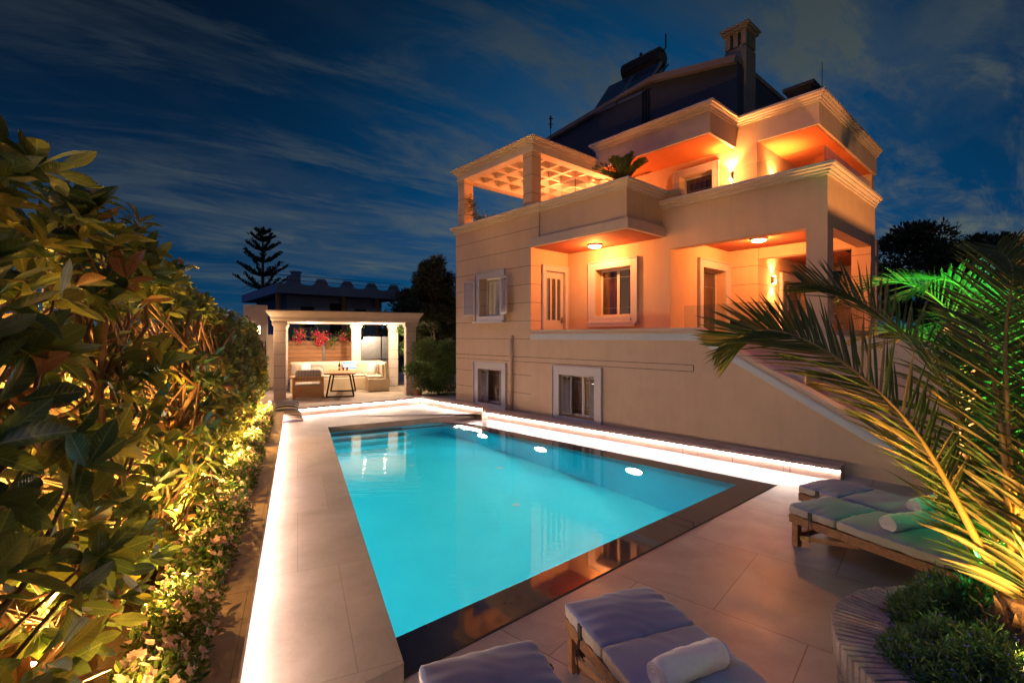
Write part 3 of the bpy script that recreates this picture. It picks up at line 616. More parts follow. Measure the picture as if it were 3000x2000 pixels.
# --- porch 2
b = MB(); panel(b, 'U', UB, VR+.25, 12.4, 1.4, 4.2, [(10.97, 12.18, 1.4, 3.66)]); hp(b, 'wall', 'stucco')
b = MB(); panel(b, 'V', 12.4, UB, -4.87, 1.4, 4.2); panel(b, 'U', -4.87, 12.65, 17, 1.4, 4.2, [(14.0, 16.2, 1.4, 3.5)])
b.box(-4.87, UR, 12.45, 12.7, 3.93, 4.2); b.box(UR-.35, UR, 12.5, 12.85, 1.4, 3.93); b.box(-4.87, -3.4, 17, 17.2, 1.4, 4.8)
b.v = list(b.v); hp(b, 'wall', 'stucco_grooved')
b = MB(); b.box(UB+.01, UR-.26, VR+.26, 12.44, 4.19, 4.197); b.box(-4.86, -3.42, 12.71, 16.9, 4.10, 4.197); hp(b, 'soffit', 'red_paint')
b = MB(); panel(b, 'U', UR, VR+.33, 12.5, 1.2, 2.12, th=.2); panel(b, 'V', VR, -4.0, UR-.33, 1.2, 2.12, th=.2); b.box(-3.6, -3.4, 12.85, 17, 0, 2.12); hp(b, 'parapet', 'stucco')
b = MB(); b.box(-5.3, UR-.34, VR+.08, VR+.092, 2.12, 2.66); b.box(UR-.11, UR-.098, VR+.36, 12.45, 2.12, 2.66); hp(b, 'glass_balustrade', 'clear_glass')
window(TU(UB, 11.575), 1.56, 1.4, 3.84, .18, 1, 'room_glow', sill=False, nobottom=True, label='tall white framed glass door in the right porch')
window(TU(-4.87, 15.1), 2.56, 1.4, 3.68, .18, 2, 'room_glow', sill=False, nobottom=True, label='wide white framed sliding door beside the wall lamp')
# door in porch 1 (on U=UA)
tf = TU(UA, 9.04); b = MB(tf); w = .46
b.box(-w, -w+.10, -.02, .05, 1.4, 3.80); b.box(w-.10, w, -.02, .05, 1.4, 3.80); b.box(-w+.1, w-.1, -.02, .05, 3.68, 3.80); b.box(-w-.03, -w, -.02, .07, 1.4, 3.83); b.box(w, w+.03, -.02, .07, 1.4, 3.83); b.box(-w, w, -.02, .07, 3.8, 3.83)
dr = b.build('door', 'white_paint', villa, bevel=.005); dr['label'] = 'white panelled entrance door with three narrow glass slots'
b = MB(tf); b.box(-.36, .36, -.08, -.04, 1.4, 2.42); b.box(-.36, -.26, -.08, -.04, 2.42, 3.68); b.box(.26, .36, -.08, -.04, 2.42, 3.68); b.box(-.26, .26, -.08, -.04, 3.50, 3.68)
for x in (-.10, .10): b.box(x-.03, x+.03, -.08, -.04, 2.42, 3.50)
b.build('door_leaf', 'white_paint', dr, bevel=.004)
b = MB(tf); b.box(-.26, .26, -.065, -.058, 2.42, 3.50); b.build('pane', 'window_glass', dr)
b = MB(tf); b.box(-.36, .36, -.62, -.6, 1.4, 3.68); b.build('lit_room', 'room_glow_pale', dr)
b = MB(tf); b.box(.28, .31, -.04, .0, 2.35, 2.5); b.box(.22, .30, -.01, .005, 2.41, 2.43); b.build('handle', 'steel', dr)
# --- roof terrace and trellis
def pier(u0, u1, v0, v1, z0, z1): b = MB(); b.box(u0, u1, v0, v1, z0, z1); hp(b, 'trellis_pier', 'stucco_grooved')
pier(UL+.05, UL+.37, V0+.04, V0+.36, 5.22, 6.62); pier(UA-.33, UA-.01, V0+.04, V0+.36, 5.22, 6.62); pier(UL+.05, UL+.37, 13.0, 13.3, 4.3, 6.62); pier(UA-.6, UA-.3, 12.0, 12.3, 4.3, 6.62)
b = MB()
u0, u1, v0, v1 = UL+.0, UA+.06, V0-.0, 13.3
b.box(u0, u1, v0, v1, 6.84, 6.90)
b.box(u0+.02, u1-.02, v0+.02, v0+.30, 6.62, 6.838); b.box(u0+.02, u1-.02, v1-.3, v1-.02, 6.62, 6.838); b.box(u0+.02, u0+.30, v0+.3, v1-.3, 6.62, 6.838); b.box(u1-.3, u1-.02, v0+.3, v1-.3, 6.62, 6.838)
for k in range(1, 5): u = u0+.3+(u1-u0-.6)*k/5; b.box(u-.05, u+.05, v0+.3, v1-.3, 6.68, 6.839)
for k in range(1, 8): v = v0+.3+(v1-v0-.6)*k/8; b.box(u0+.3, u1-.3, v-.05, v+.05, 6.685, 6.837)
hp(b, 'trellis_roof', 'cornice_plaster')
cornice([(u0, v1), (u0, v0), (u1, v0), (u1, 10.6)], 6.80, .8)
# --- upper storey
b = MB()
panel(b, 'V', 12.05, UA, -4.75, 4.3, 6.7, [(-6.75, -5.85, 4.3, 6.34)]); panel(b, 'V', 12.05, -5.26, -4.75, 6.7, 7.40)
panel(b, 'U', -4.75, 12.30, 16.9, 4.3, 6.7); panel(b, 'V', 16.9, -4.75, -3.5, 4.3, 6.7); b.box(UL, UA-.01, 13.35, 13.6, 4.3, 6.9)
hp(b, 'wall', 'stucco')
b = MB(); b.prism([(-8.57, 10.68), (-5.26, 10.68), (-5.26, 12.05), (-8.57, 12.05)], 6.70, 7.22); b.prism([(-4.75, 12.05), (-3.44, 12.05), (-3.44, 17.2), (-4.75, 17.2)], 6.70, 7.22); b.box(-8.5, -4.75, 12.31, 17, 6.9, 7.1)
hp(b, 'canopy', 'stucco_pale')
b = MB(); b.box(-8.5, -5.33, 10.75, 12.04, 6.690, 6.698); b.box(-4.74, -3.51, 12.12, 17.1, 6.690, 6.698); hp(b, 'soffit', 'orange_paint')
cornice([(-8.57, 12.6), (-8.57, 10.68), (-5.26, 10.68), (-5.26, 12.05), (-3.44, 12.05), (-3.44, 17.2)], 7.20, 1.05)
window(TV(-6.30, 12.05), 1.22, 4.3, 6.48, .16, 1, 'room_glow', sill=False, nobottom=True, label='white framed balcony door on the top floor')
b = MB(); b.box(-5.72, UR-.04, VR+.03, VR+.042, 5.0, 5.34); b.box(UR-.06, UR-.048, VR+.05, 12.6, 5.0, 5.34); hp(b, 'glass_balustrade', 'clear_glass')
b = MB(); b.box(-5.72, UR-.02, VR+.02, VR+.055, 4.985, 5.025); hp(b, 'balustrade_rail', 'dark_metal')
# gable wall and roof
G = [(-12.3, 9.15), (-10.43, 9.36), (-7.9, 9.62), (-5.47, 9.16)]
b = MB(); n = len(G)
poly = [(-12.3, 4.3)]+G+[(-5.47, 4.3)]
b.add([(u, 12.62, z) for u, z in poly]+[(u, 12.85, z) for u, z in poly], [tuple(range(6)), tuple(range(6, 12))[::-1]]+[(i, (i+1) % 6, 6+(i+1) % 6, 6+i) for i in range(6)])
b.box(-5.72, -5.47, 12.85, 17, 4.3, 9.1); hp(b, 'gable_wall', 'stucco_shaded')
b = MB(); b.add([(u, 12.50, z+.02) for u, z in G]+[(u, 12.50, z+.14) for u, z in G]+[(u, 17, z+.02) for u, z in G]+[(u, 17, z+.14) for u, z in G],
      [(i, i+1, i+5, i+4) for i in range(3)]+[(8+i, 9+i, 13+i, 12+i) for i in range(3)]+[(i, i+1, i+9, i+8) for i in range(3)]+[(4+i, 5+i, 13+i, 12+i) for i in range(3)]+[(0, 4, 12, 8), (3, 7, 15, 11)])
rf = hp(b, 'roof', 'gable_coping')
b = MB(); b.add([(u, 12.44, z-.06) for u, z in G[2:]]+[(u, 12.44, z+.02) for u, z in G[2:]]+[(u, 12.60, z-.06) for u, z in G[2:]]+[(u, 12.60, z+.02) for u, z in G[2:]], [(0, 1, 3, 2), (4, 5, 7, 6), (0, 1, 5, 4), (2, 3, 7, 6), (1, 3, 7, 5), (0, 2, 6, 4)]); hp(b, 'eaves_moulding', 'gable_coping')
# chimney
b = MB(); cu0, cu1, cv0, cv1 = -5.97, -5.40, 13.0, 13.6
b.box(cu0, cu1, cv0, cv1, 7.0, 9.72); b.box(cu0+.06, cu1-.06, cv0+.06, cv1-.06, 9.72, 9.78)
for (x, y) in ((cu0, cv0), (cu1-.14, cv0), (cu0, cv1-.14), (cu1-.14, cv1-.14)): b.box(x, x+.14, y, y+.14, 9.78, 10.18)
b.box((cu0+cu1)/2-.06, (cu0+cu1)/2+.06, cv0+.01, cv0+.12, 9.78, 10.18); b.box(cu1-.12, cu1-.01, (cv0+cv1)/2-.06, (cv0+cv1)/2+.06, 9.78, 10.18)
b.box(cu0-.06, cu1+.06, cv0-.06, cv1+.06, 10.18, 10.26)
b.box(cu0-.1, cu1+.1, cv0-.1, cv1+.1, 10.26, 10.32)
m_ = MB(); b.add([(cu0-.06, cv0-.06, 10.32), (cu1+.06, cv0-.06, 10.32), (cu1+.06, cv1+.06, 10.32), (cu0-.06, cv1+.06, 10.32), ((cu0+cu1)/2, (cv0+cv1)/2, 10.50)], [(0, 1, 4), (1, 2, 4), (2, 3, 4), (3, 0, 4)])
hp(b, 'chimney', 'gable_coping')
b = MB(); b.box(-4.20, -3.70, 12.4, 12.9, 7.2, 7.78); b.box(-4.28, -3.62, 12.32, 12.98, 7.78, 7.86); b.add([(-4.28, 12.32, 7.86), (-3.62, 12.32, 7.86), (-3.62, 12.98, 7.86), (-4.28, 12.98, 7.86), (-3.95, 12.65, 7.99)], [(0,1,4),(1,2,4),(2,3,4),(3,0,4)]); hp(b, 'chimney', 'roof_dark')

# --- lamps on the villa
def ceiling_lamp(u, v, z, e, label, col=(1, .27, .055)):
    t = empty('ceiling_lamp', W(u, v, z), A, label, 'lamp')
    b = MB(); b.lathe([(.17, 0), (.17, -.03), (.15, -.04)]); b.build('base', 'white_paint', t, smooth=False)
    b = MB(); b.lathe([(.15, -.04), (.14, -.065), (.08, -.085), (.01, -.09)]); b.build('diffuser', 'warm_lamp', t, smooth=True)
    light('POINT', 'lamp_light', (0, 0, -.22), e, col, t, .0)
ceiling_lamp(-7.25, 9.0, 4.19, 125, 'round glowing ceiling lamp under the balcony slab, above the double window')
ceiling_lamp(-4.38, 11.2, 4.19, 170, 'round glowing ceiling lamp in the right-hand porch')
def wall_lamp(u, v, z, plane, e, label, col=(1, .34, .08)):
    t = empty('wall_lamp', W(u, v, z), A, label, 'lamp', 'up and down wall lamps on the villa')
    o = (0, -1) if plane == 'V' else (1, 0); ox, oy = o[0]*.07, o[1]*.07
    b = MB(); b.lathe([(.045, -.09), (.045, .09)], ox, oy, 16); b.bar((0, 0, 0), (ox, oy, 0), .04, .06); b.build('body', 'steel', t)
    for s_ in (-1, 1):
        b = MB(); b.lathe([(.038, s_*.091), (.034, s_*.098)], ox, oy, 16); b.build('lens', 'warm_lens', t)
        light('SPOT', 'lamp_beam', (ox*1.3, oy*1.3, s_*.12), e, col, t, .03, 110, (0, 0, s_), .8)
    light('POINT', 'lamp_light', (ox*5, oy*5, 0), e*.22, col, t, 0)
wall_lamp(-5.36, 12.05, 6.02, 'V', 240, 'up-and-down wall lamp beside the top-floor balcony door')
wall_lamp(-4.75, 12.95, 5.80, 'U', 270, 'up-and-down wall lamp in the recess behind the glass balustrade, top right')
wall_lamp(-4.87, 13.26, 3.46, 'U', 170, 'up-and-down wall lamp beside the sliding door of the right-hand porch')
wall_lamp(UA-.02, 11.4, 5.9, 'U', 45, 'wall lamp under the rooftop trellis, behind the balcony palm')
t = empty('pendant_lamp', W(-9.6, 11.0, 6.0), 0, 'small lantern hanging under the rooftop trellis', 'lamp')
b = MB(); b.tube([(0, 0, 0), (0, 0, .83)], .008, 6); b.build('cord', 'black_cord', t); b = MB(); b.lathe([(.02, .0), (.07, -.02), (.08, -.14), (.05, -.18)], n=14); b.build('shade', 'warm_lamp', t)
light('POINT', 'lamp_light', (0, 0, -.3), 280, (1, .27, .07), t, .0)

# solar water heater
t = empty('solar_water_heater', W(-9.2, 12.75, 9.38), A, 'solar water heater with dark tank above tilted collector panels on the roof', 'water heater')
b = MB(); b.tube([(-.52, .95, 1.56), (-.48, .95, 1.56), (.88, .95, 1.56), (.92, .95, 1.56)], [.26, .32, .32, .26], 24)
for x in (-.15, .5): b.tube([(x, .95, 1.56), (x+.04, .95, 1.56)], .328, 24)
b.build('tank', 'tank_metal', t, smooth=False)
b = MB(); b.tube([(.1, .95, 1.85), (.1, .95, 2.02)], .05, 10); b.build('valve', 'dark_metal', t)
b = MB(); b.tube([(.9, .95, 1.7), (1.02, .95, 1.8), (1.05, .9, 2.2)], .022, 8); b.build('pipe', 'dark_metal', t)
b = MB(); b.tube([(.92, .95, 1.4), (1.0, .7, 1.1), (1.0, .2, .5)], .02, 8); b.build('pipe', 'dark_metal', t)
for x in (-1.05, .0):
    b = MB(); a_, c_ = Vector((0, -.15, .02)), Vector((0, .80, 1.26)); nn = (c_-a_).normalized(); up = Vector((1, 0, 0)).cross(nn)
    q = [a_+Vector((x, 0, 0)), a_+Vector((x+1.0, 0, 0)), c_+Vector((x+1.0, 0, 0)), c_+Vector((x, 0, 0))]
    b.add([p for p in q]+[p+up*.08 for p in q], [(0,1,2,3)[::-1],(4,5,6,7),(0,1,5,4),(1,2,6,5),(2,3,7,6),(3,0,4,7)]); cp = b.build('collector', 'steel', t)
    b = MB(); k = .05; q2 = [q[0]+Vector((k, 0, 0))+nn*k, q[1]+Vector((-k, 0, 0))+nn*k, q[2]+Vector((-k, 0, 0))-nn*k, q[3]+Vector((k, 0, 0))-nn*k]
    b.add([p+up*.0825 for p in q2], [(0, 1, 2, 3)]); b.build('pane', 'collector_glass', cp, fix=False)
b = MB()
for x in (-1.0, .95): b.bar((x, .95, -.1), (x, .95, 1.35), .04, .04); b.bar((x, -.1, -.05), (x, .95, -.05), .04, .04); b.bar((x, -.16, 0), (x, .85, 1.3), .04, .04)
for x in (.95, 1.05, 1.15): b.tube([(x, -.22, -2.2), (x, -.22, .02), (x, -.1, .10), (x, .9, 1.2)], .022, 6)
b.build('stand', 'dark_metal', t)
t = empty('antenna', W(-12.1, 12.5, 9.1), 0, 'thin antenna mast rising behind the rooftop trellis', 'antenna')
b = MB(); b.tube([(0, 0, -.3), (0, 0, .45)], .012, 6); b.tube([(0, 0, .45), (0, 0, .9)], .03, 8); b.bar((-.1, 0, .6), (.1, 0, .6), .02, .02); b.bar((-.07, 0, .8), (.09, 0, .8), .03, .03); b.build('mast', 'dark_metal', t)
t = empty('antenna', W(-3.62, 12.9, 7.3), 0, 'hair-thin aerial rod beside the small dark chimney', 'antenna')
b = MB(); b.tube([(0, 0, 0), (0, 0, 1.15)], .007, 6); b.build('mast', 'dark_metal', t)

# ------------------------------------------------------------------ leaves
def np_build(name, verts, faces, mats, midx, parent=None, smooth=True, loc=None, tmpl=None):
    me = bpy.data.meshes.new(name); verts = np.asarray(verts, dtype=np.float32)
    nv = len(verts); nf = len(faces); k = faces.shape[1]
    me.vertices.add(nv); me.vertices.foreach_set('co', verts.ravel())
    me.loops.add(nf*k); me.loops.foreach_set('vertex_index', faces.ravel().astype(np.int32))
    me.polygons.add(nf); me.polygons.foreach_set('loop_start', np.arange(0, nf*k, k, dtype=np.int32)); me.polygons.foreach_set('loop_total', np.full(nf, k, dtype=np.int32))
    for m in mats: me.materials.append(MATS[m])
    me.polygons.foreach_set('material_index', midx.astype(np.int32)); me.polygons.foreach_set('use_smooth', np.full(nf, smooth))
    me.update(calc_edges=True)
    if tmpl is not None:
        t0 = leaf_template(tmpl)[0].copy(); t0[:, 2] = 0; at = me.attributes.new('leafuv', 'FLOAT_VECTOR', 'POINT'); at.data.foreach_set('vector', np.tile(t0, (nv//len(t0), 1)).astype(np.float32).ravel())
    o = bpy.data.objects.new(name, me); COL.objects.link(o)
    if parent: o.parent = parent
    if loc: o.location = loc
    return o
def leaf_template(kind='big'):
    if kind == 'big':
        T = [0, .12, .32, .55, .75, .9, 1.0]; Wd = [.05, .10, .30, .39, .34, .18, .02]
    elif kind == 'mid': T = [0, .3, .7, 1.0]; Wd = [.05, .38, .36, .03]
    else: T = [0, .5, 1.0]; Wd = [.12, .42, .05]
    v = []; 
    for t, w in zip(T, Wd):
        z = -.16*t*t+.03*t
        v += [(-w/2, t, z+w*.16), (0, t, z), (w/2, t, z+w*.16)]
    f = []
    for i in range(len(T)-1):
        a = i*3; f += [(a, a+1, a+4, a+3), (a+1, a+2, a+5, a+4)]
    return np.array(v, dtype=np.float32), np.array(f)
def scatter_leaves(P, D, UP, S, tmpl, mchoice, nprng, curl=0.0):
    """P base points, D direction (length axis), UP approximate normal, S size"""
    v, f = tmpl; n = len(P)
    D = D/np.linalg.norm(D, axis=1, keepdims=True)
    X = np.cross(D, UP); X /= (np.linalg.norm(X, axis=1, keepdims=True)+1e-9); Z = np.cross(X, D)
    vv = v[None].repeat(n, 0).copy()
    vv[:, :, 0] *= nprng.uniform(.8, 1.15, (n, 1)); c = nprng.uniform(-.6, 2.2, (n, 1)); vv[:, :, 2] = vv[:, :, 2]*c
    vv *= S[:, None, None]
    out = P[:, None, :]+vv[:, :, 0:1]*X[:, None, :]+vv[:, :, 1:2]*D[:, None, :]+vv[:, :, 2:3]*Z[:, None, :]
    F = f[None]+(np.arange(n)*len(v))[:, None, None]
    M = np.repeat(mchoice, len(f))
    return out.reshape(-1, 3), F.reshape(-1, f.shape[1]), M
def rnd_dirs(nprng, n):
    d = nprng.normal(size=(n, 3)); return d/np.linalg.norm(d, axis=1, keepdims=True)
def whorls(C, OUTD, nprng, per=(6, 9), size=(.11, .16), spread=.75, tmpl='big', mats=4, probs=(.4, .3, .25, .05)):
    P = []; D = []; U = []; S = []; Mi = []
    for c, o in zip(C, OUTD):
        o = o/np.linalg.norm(o); k = nprng.integers(*per); a0 = nprng.uniform(0, 6.28)
        x = np.cross(o, (0, 0, 1.0)); x = x/(np.linalg.norm(x)+1e-6) if np.linalg.norm(x) > .05 else np.array((1., 0, 0)); y = np.cross(o, x)
        mi = nprng.choice(mats, p=probs)
        for j in range(k):
            a = a0+j*2.4; sp = spread*nprng.uniform(.5, 1.3); d = o*math.cos(sp*1.2)+(x*math.cos(a)+y*math.sin(a))*math.sin(sp*1.2)
            d = d+np.array((0, 0, -.15)); P.append(c-o*nprng.uniform(0, .06)); D.append(d); U.append(o+nprng.normal(size=3)*.25); S.append(nprng.uniform(*size)); Mi.append(mi if nprng.random() < .7 else nprng.choice(mats, p=probs))
    return scatter_leaves(np.array(P), np.array(D), np.array(U), np.array(S), leaf_template(tmpl), np.array(Mi), nprng)
def cat(parts):
    V = []; F = []; M = []; b = 0
    for v, f, m in parts: V.append(v); F.append(f+b); M.append(m); b += len(v)
    return np.concatenate(V), np.concatenate(F), np.concatenate(M)
LM = ['hedge_leaf_a', 'hedge_leaf_b', 'hedge_leaf_c', 'hedge_leaf_new']
def shrub(seed, t, off, top, nclu, size, halfw, halft, label, tmpl='big', lim=None):
    g = np.random.default_rng(seed); base = Lp(t, off, .24)
    th = empty('hedge_shrub', base, 0, label, 'shrub', 'large-leaved shrubs forming the left hedge')
    bx, by, bz = base; stems = []
    b = MB()
    for k in range(3):
        a = g.uniform(0, 6.28); pts = [Vector((.08*math.cos(a), .08*math.sin(a), -.05))]
        d = Vector((math.cos(a)*.25, math.sin(a)*.25, 1)); h = top-bz-.35
        for i in range(1, 8): pts.append(Vector((pts[0].x+d.x*h*i/7*.8+g.normal()*.035, pts[0].y+d.y*h*i/7*.8+g.normal()*.035, h*i/7)))
        stems.append(pts); b.tube(pts, [.028-.0026*i for i in range(8)], 7)
    C = []; O = []
    # cluster centres: shell-biased box along the hedge line
    for i in range(nclu):
        zf_ = g.uniform(0, 1)**.8; z = .05+(top-bz-.1)*zf_+g.normal()*.04
        u = g.uniform(-1, 1)*halft; side = 1 if g.random() < .74 else -1
        prof = 1-.5*max(0, zf_-.6)/.4-.30*max(0, .22-zf_)/.22
        w = side*halfw*prof*(g.uniform(.45, 1.06) if g.random() < .8 else g.uniform(0, .5))
        p = np.array((DL.x*u-NL.x*w, DL.y*u-NL.y*w, z)); ctr = np.array((0, 0, (top-bz)*.45))
        o = np.array((-NL.x*w*1.6, -NL.y*w*1.6, (z-ctr[2])*.35+.35))+g.normal(size=3)*.35
        if side > 0 and off-w < .10: p = p+np.array((NL.x, NL.y, 0))*(.10-off+w)
        if z < .75 and abs(w) < .2: continue
        ct = t+p[0]*DL.x+p[1]*DL.y; co = off+p[0]*NL.x+p[1]*NL.y
        if any(math.hypot(ct-a_, co-c_) < .15+.16*z and z < 1.9 for a_, b_, c_ in HLAMPS): continue
        if side > 0 and z < .95: p = p+np.array((NL.x, NL.y, 0))*(.95-z)*.35
        C.append(p); O.append(o)
        if i % 2 == 0:
            st = stems[int(g.integers(0, 3))]; q = st[min(7, max(1, int(zf_*6)))]
            pv = Vector(p); mid = (q+pv)/2+Vector((g.normal()*.04, g.normal()*.04, -.05)); b.tube([q, mid, pv-Vector(o).normalized()*.03], [.011, .008, .004], 5, cap=False)
    C = np.array(C); O = np.array(O)
    b.build('trunk', 'twig', th, smooth=True)
    v, f, m = whorls(C, O, g, (5, 9), size, .8, tmpl, probs=(.38, .38, .20, .04))
    np_build('foliage', v, f, LM, m, th, tmpl=tmpl)
    return th
HLAMPS = [(-.35, 15, .40), (.55, 22, .95), (.75, 17, .39), (1.9, 28, .7), (2.6, 22, .38), (3.9, 32, .65), (5.3, 26, .36), (6.6, 40, .5), (8.3, 34, .34)]
words = ['nearest the camera, with the biggest leaves in the lower left corner', 'second from the camera, tallest with orange-lit top leaves', 'third from the camera, its top against the dark sky', 'fourth from the camera, thick yellow-lit lower leaves', 'fifth from the camera, before the pink flowers end', 'sixth from the camera, sloping down to the lower hedge', 'third from the far end, with small yellow-green leaves', 'next to last, bright yellow at its foot', 'last, clipped flat beside the pavilion']
spec = [(-.75, .66, 2.62, 260, (.11, .16), .42, .70), (.35, .80, 2.72, 360, (.105, .155), .52, .75), (1.5, .76, 2.55, 470, (.085, .13), .50, .80), (2.7, .74, 2.42, 560, (.07, .11), .50, .80), (3.9, .70, 2.34, 640, (.06, .095), .48, .80),
        (5.1, .66, 2.30, 700, (.055, .09), .46, .80), (6.3, .62, 2.28, 760, (.05, .08), .44, .80), (7.5, .62, 2.26, 640, (.06, .09), .38, .80), (8.6, .66, 2.24, 720, (.05, .08), .34, .70)]
for i, (t_, off, top, n_, sz, hw, ht) in enumerate(spec):
    shrub(100+i, t_, off, top, n_, sz, hw, ht, 'large-leaved hedge shrub, '+words[i], 'big' if i < 4 else 'mid')
# pink flowers along the curb
def flowers(seed, t, off, r, n, label):
    g = np.random.default_rng(seed); base = Lp(t, off, .22); th = empty('flower_clump', base, 0, label, 'flowers', 'pink flowering clumps along the curb')
    n = int(n*1.7); u = g.uniform(-1, 1, n)*r*1.25; w = g.uniform(-.20, .17, n); z = (.07+.25*np.sqrt(np.maximum(0, 1-(w/.21)**2))*(1+.3*np.sin(u*9+seed)))*g.uniform(.25, 1.05, n)
    P = np.stack([DL.x*u-NL.x*w, DL.y*u-NL.y*w, z], 1); d = rnd_dirs(g, n)+np.array((0, 0, .5))
    v, f, m = scatter_leaves(P, d, rnd_dirs(g, n), g.uniform(.03, .055, n), leaf_template('mid'), g.integers(0, 2, n), g)
    np_build('foliage', v, f, ['leaf_b', 'leaf_a'], m, th)
    k = int(n/9); idx = g.choice(n, k); parts = []
    PP = []; DD = []; UU = []; SS = []
    for i in idx:
        c = P[i]*np.array((1, 1, 1.08))+np.array((0, 0, .02)); nrm = np.array((-NL.x*.5, -NL.y*.5, .8))+g.normal(size=3)*.4; nrm /= np.linalg.norm(nrm)
        x = np.cross(nrm, (1, 0, 0)); x /= np.linalg.norm(x); y = np.cross(nrm, x)
        for j in range(5): a = j*1.2566+g.uniform(0, .3); PP.append(c); DD.append(x*math.cos(a)+y*math.sin(a)+nrm*.3); UU.append(nrm); SS.append(g.uniform(.018, .032))
    tm = leaf_template('small'); tm = (tm[0]*np.array((2.0, 1, 1), dtype=np.float32), tm[1])
    v, f, m = scatter_leaves(np.array(PP), np.array(DD), np.array(UU), np.array(SS), tm, np.zeros(len(PP), int), g); np_build('blossom', v, f, ['petal_pink'], m, th)
fl = ['at the bottom edge of the photo', 'second from the camera, thick with blossom', 'midway along the pool curb', 'fourth from the camera, low and dark', 'fifth from the camera, under yellow leaves', 'next to last before the pavilion', 'farthest, beside the striped cushions']
for i, t_ in enumerate([.15, 1.0, 1.95, 3.0, 4.2, 5.6, 7.2]): flowers(300+i, t_, .30+.02*(i % 2), .45+.09*i, 1300+100*i, 'pink flowering ground clump beside the curb, '+fl[i])
# garden uplights in the hedge
upw = ['nearest the camera', 'second', 'third', 'fourth', 'fifth', 'farthest']
upw = ['nearest the camera', 'second', 'third', 'fourth', 'fifth', 'sixth', 'seventh', 'eighth', 'farthest']
for i, (t_, e, of_) in enumerate(HLAMPS):
    p = Lp(t_, of_, .25); t = empty('garden_spotlight', p, 0, f'small black spike spotlight at the hedge foot, {upw[i]} from the camera', 'spotlight', 'spike spotlights under the hedge')
    b = MB(); b.lathe([(.03, .0), (.035, .07), (.03, .075)], n=14); b.tube([(0, 0, -.1), (0, 0, .01)], .008, 6); b.build('housing', 'dark_metal', t); b = MB(); b.lathe([(.027, .076), (.02, .079)], n=14); b.build('lens', 'warm_lens', t)
    light('SPOT', 'lamp_beam', (0, 0, .11), e*(52 if of_ > .41 else 26)*(.62 if t_ < 2 else 1), (1, .47, .09), t, .03, 160, (NL.x*(.35 if of_ < .41 else -.12), NL.y*(.35 if of_ < .41 else -.12), 1), .7)
    light('POINT', 'lamp_light', (-NL.x*.1, -NL.y*.1, .42), e*(1.5 if of_ > .41 else .5)*(.6 if t_ < 2 else 1), (1, .50, .10), t, 0)

# ------------------------------------------------------------------ palms
def frond(parent, ctrl, nl, llen, width, up, seed, mats=('palm_leaf', 'palm_leaf_pale'), droop=.25, fwd=.55, base_bare=.12, stem_r=.018, pale=.25, vup=.25):
    g = np.random.default_rng(seed); n = 48; pts = cat_rom(ctrl, n); up = Vector(up)
    b = MB(); rad = [stem_r*(1-.85*(i/n)**.8) for i in range(n+1)]; b.tube(pts, rad, 7)
    fr = b.build('frond', 'palm_stem', parent, smooth=True)
    V = []; F = []; M = []
    for side in (-1, 1):
        for k in range(nl):
            s = base_bare+(1-base_bare)*(k+g.uniform(0, .6))/nl; s = min(s, .999); i = min(int(s*n), n-1); u = s*n-i
            p = pts[i].lerp(pts[i+1], u); T = (pts[min(i+2, n)]-pts[max(i-1, 0)]).normalized()
            S = T.cross(up).normalized()*side; Nn = S.cross(T)*side
            if Nn.dot(up) < 0: Nn = -Nn
            x = (s-base_bare)/(1-base_bare); ln = llen*(.45+.9*math.sin(math.pi*min(1, x*.85+.12))**.8)*(1 if x < .9 else 1-(x-.9)*4)*g.uniform(.88, 1.08)
            ff = fwd+.9*x*x+g.normal()*.05
            d = (S+T*ff+Nn*(vup+g.normal()*.14)).normalized(); wv = d.cross(Nn).normalized()
            q = Nn; w = width*g.uniform(.8, 1.15); seg = 5; b0 = len(V)
            for j in range(seg+1):
                tt = j/seg; c = p+d*ln*tt+Vector((0, 0, -droop*ln*tt*tt)); ww = w*(.5+.9*math.sin(math.pi*min(1, tt*.75+.15)))*(1-tt**4)
                V += [tuple(c-wv*ww*.5+q*ww*.28), tuple(c), tuple(c+wv*ww*.5+q*ww*.28)]
            mi = 1 if g.random() < pale else 0
            for j in range(seg): a = b0+j*3; F += [(a, a+1, a+4, a+3), (a+1, a+2, a+5, a+4)]; M += [mi, mi]
    np_build('leaflets', np.array(V), np.array(F), list(mats), np.array(M), fr, smooth=False)
    return fr
PB = Vector((2.29, 2.15, .62))
palm = empty('date_palm', PB, 0, 'large date palm with long arching fronds in the round stone planter', 'palm')
def rel(*p): return tuple(Vector(p)-PB)
b = MB(); b.lathe([(.20, -.25), (.17, -.05), (.13, .08), (.07, .2)], n=16)
for i in range(40):
    a = i*2.4; z = -.2+.3*(i/40); r = .17-.1*(i/40); b.add([(r*math.cos(a)+.03*math.sin(a), r*math.sin(a)-.03*math.cos(a), z), (r*math.cos(a)-.03*math.sin(a), r*math.sin(a)+.03*math.cos(a), z), ((r+.06)*math.cos(a), (r+.06)*math.sin(a), z+.14), (r*.8*math.cos(a), r*.8*math.sin(a), z+.05)], [(0, 1, 2), (0, 2, 3), (1, 3, 2)])
b.build('trunk', 'palm_trunk', palm)
frond(palm, [rel(2.29, 2.16, .70), rel(2.24, 2.4, 1.16), rel(2.17, 2.6, 1.51), rel(2.0, 2.8, 1.80), rel(1.82, 3.0, 1.985), rel(1.66, 3.2, 2.04), rel(1.47, 3.38, 1.93)], 92, .39, .0135, (.25, -.95, .25), 11, droop=.02, stem_r=.020, fwd=.75, vup=.05, base_bare=.18)
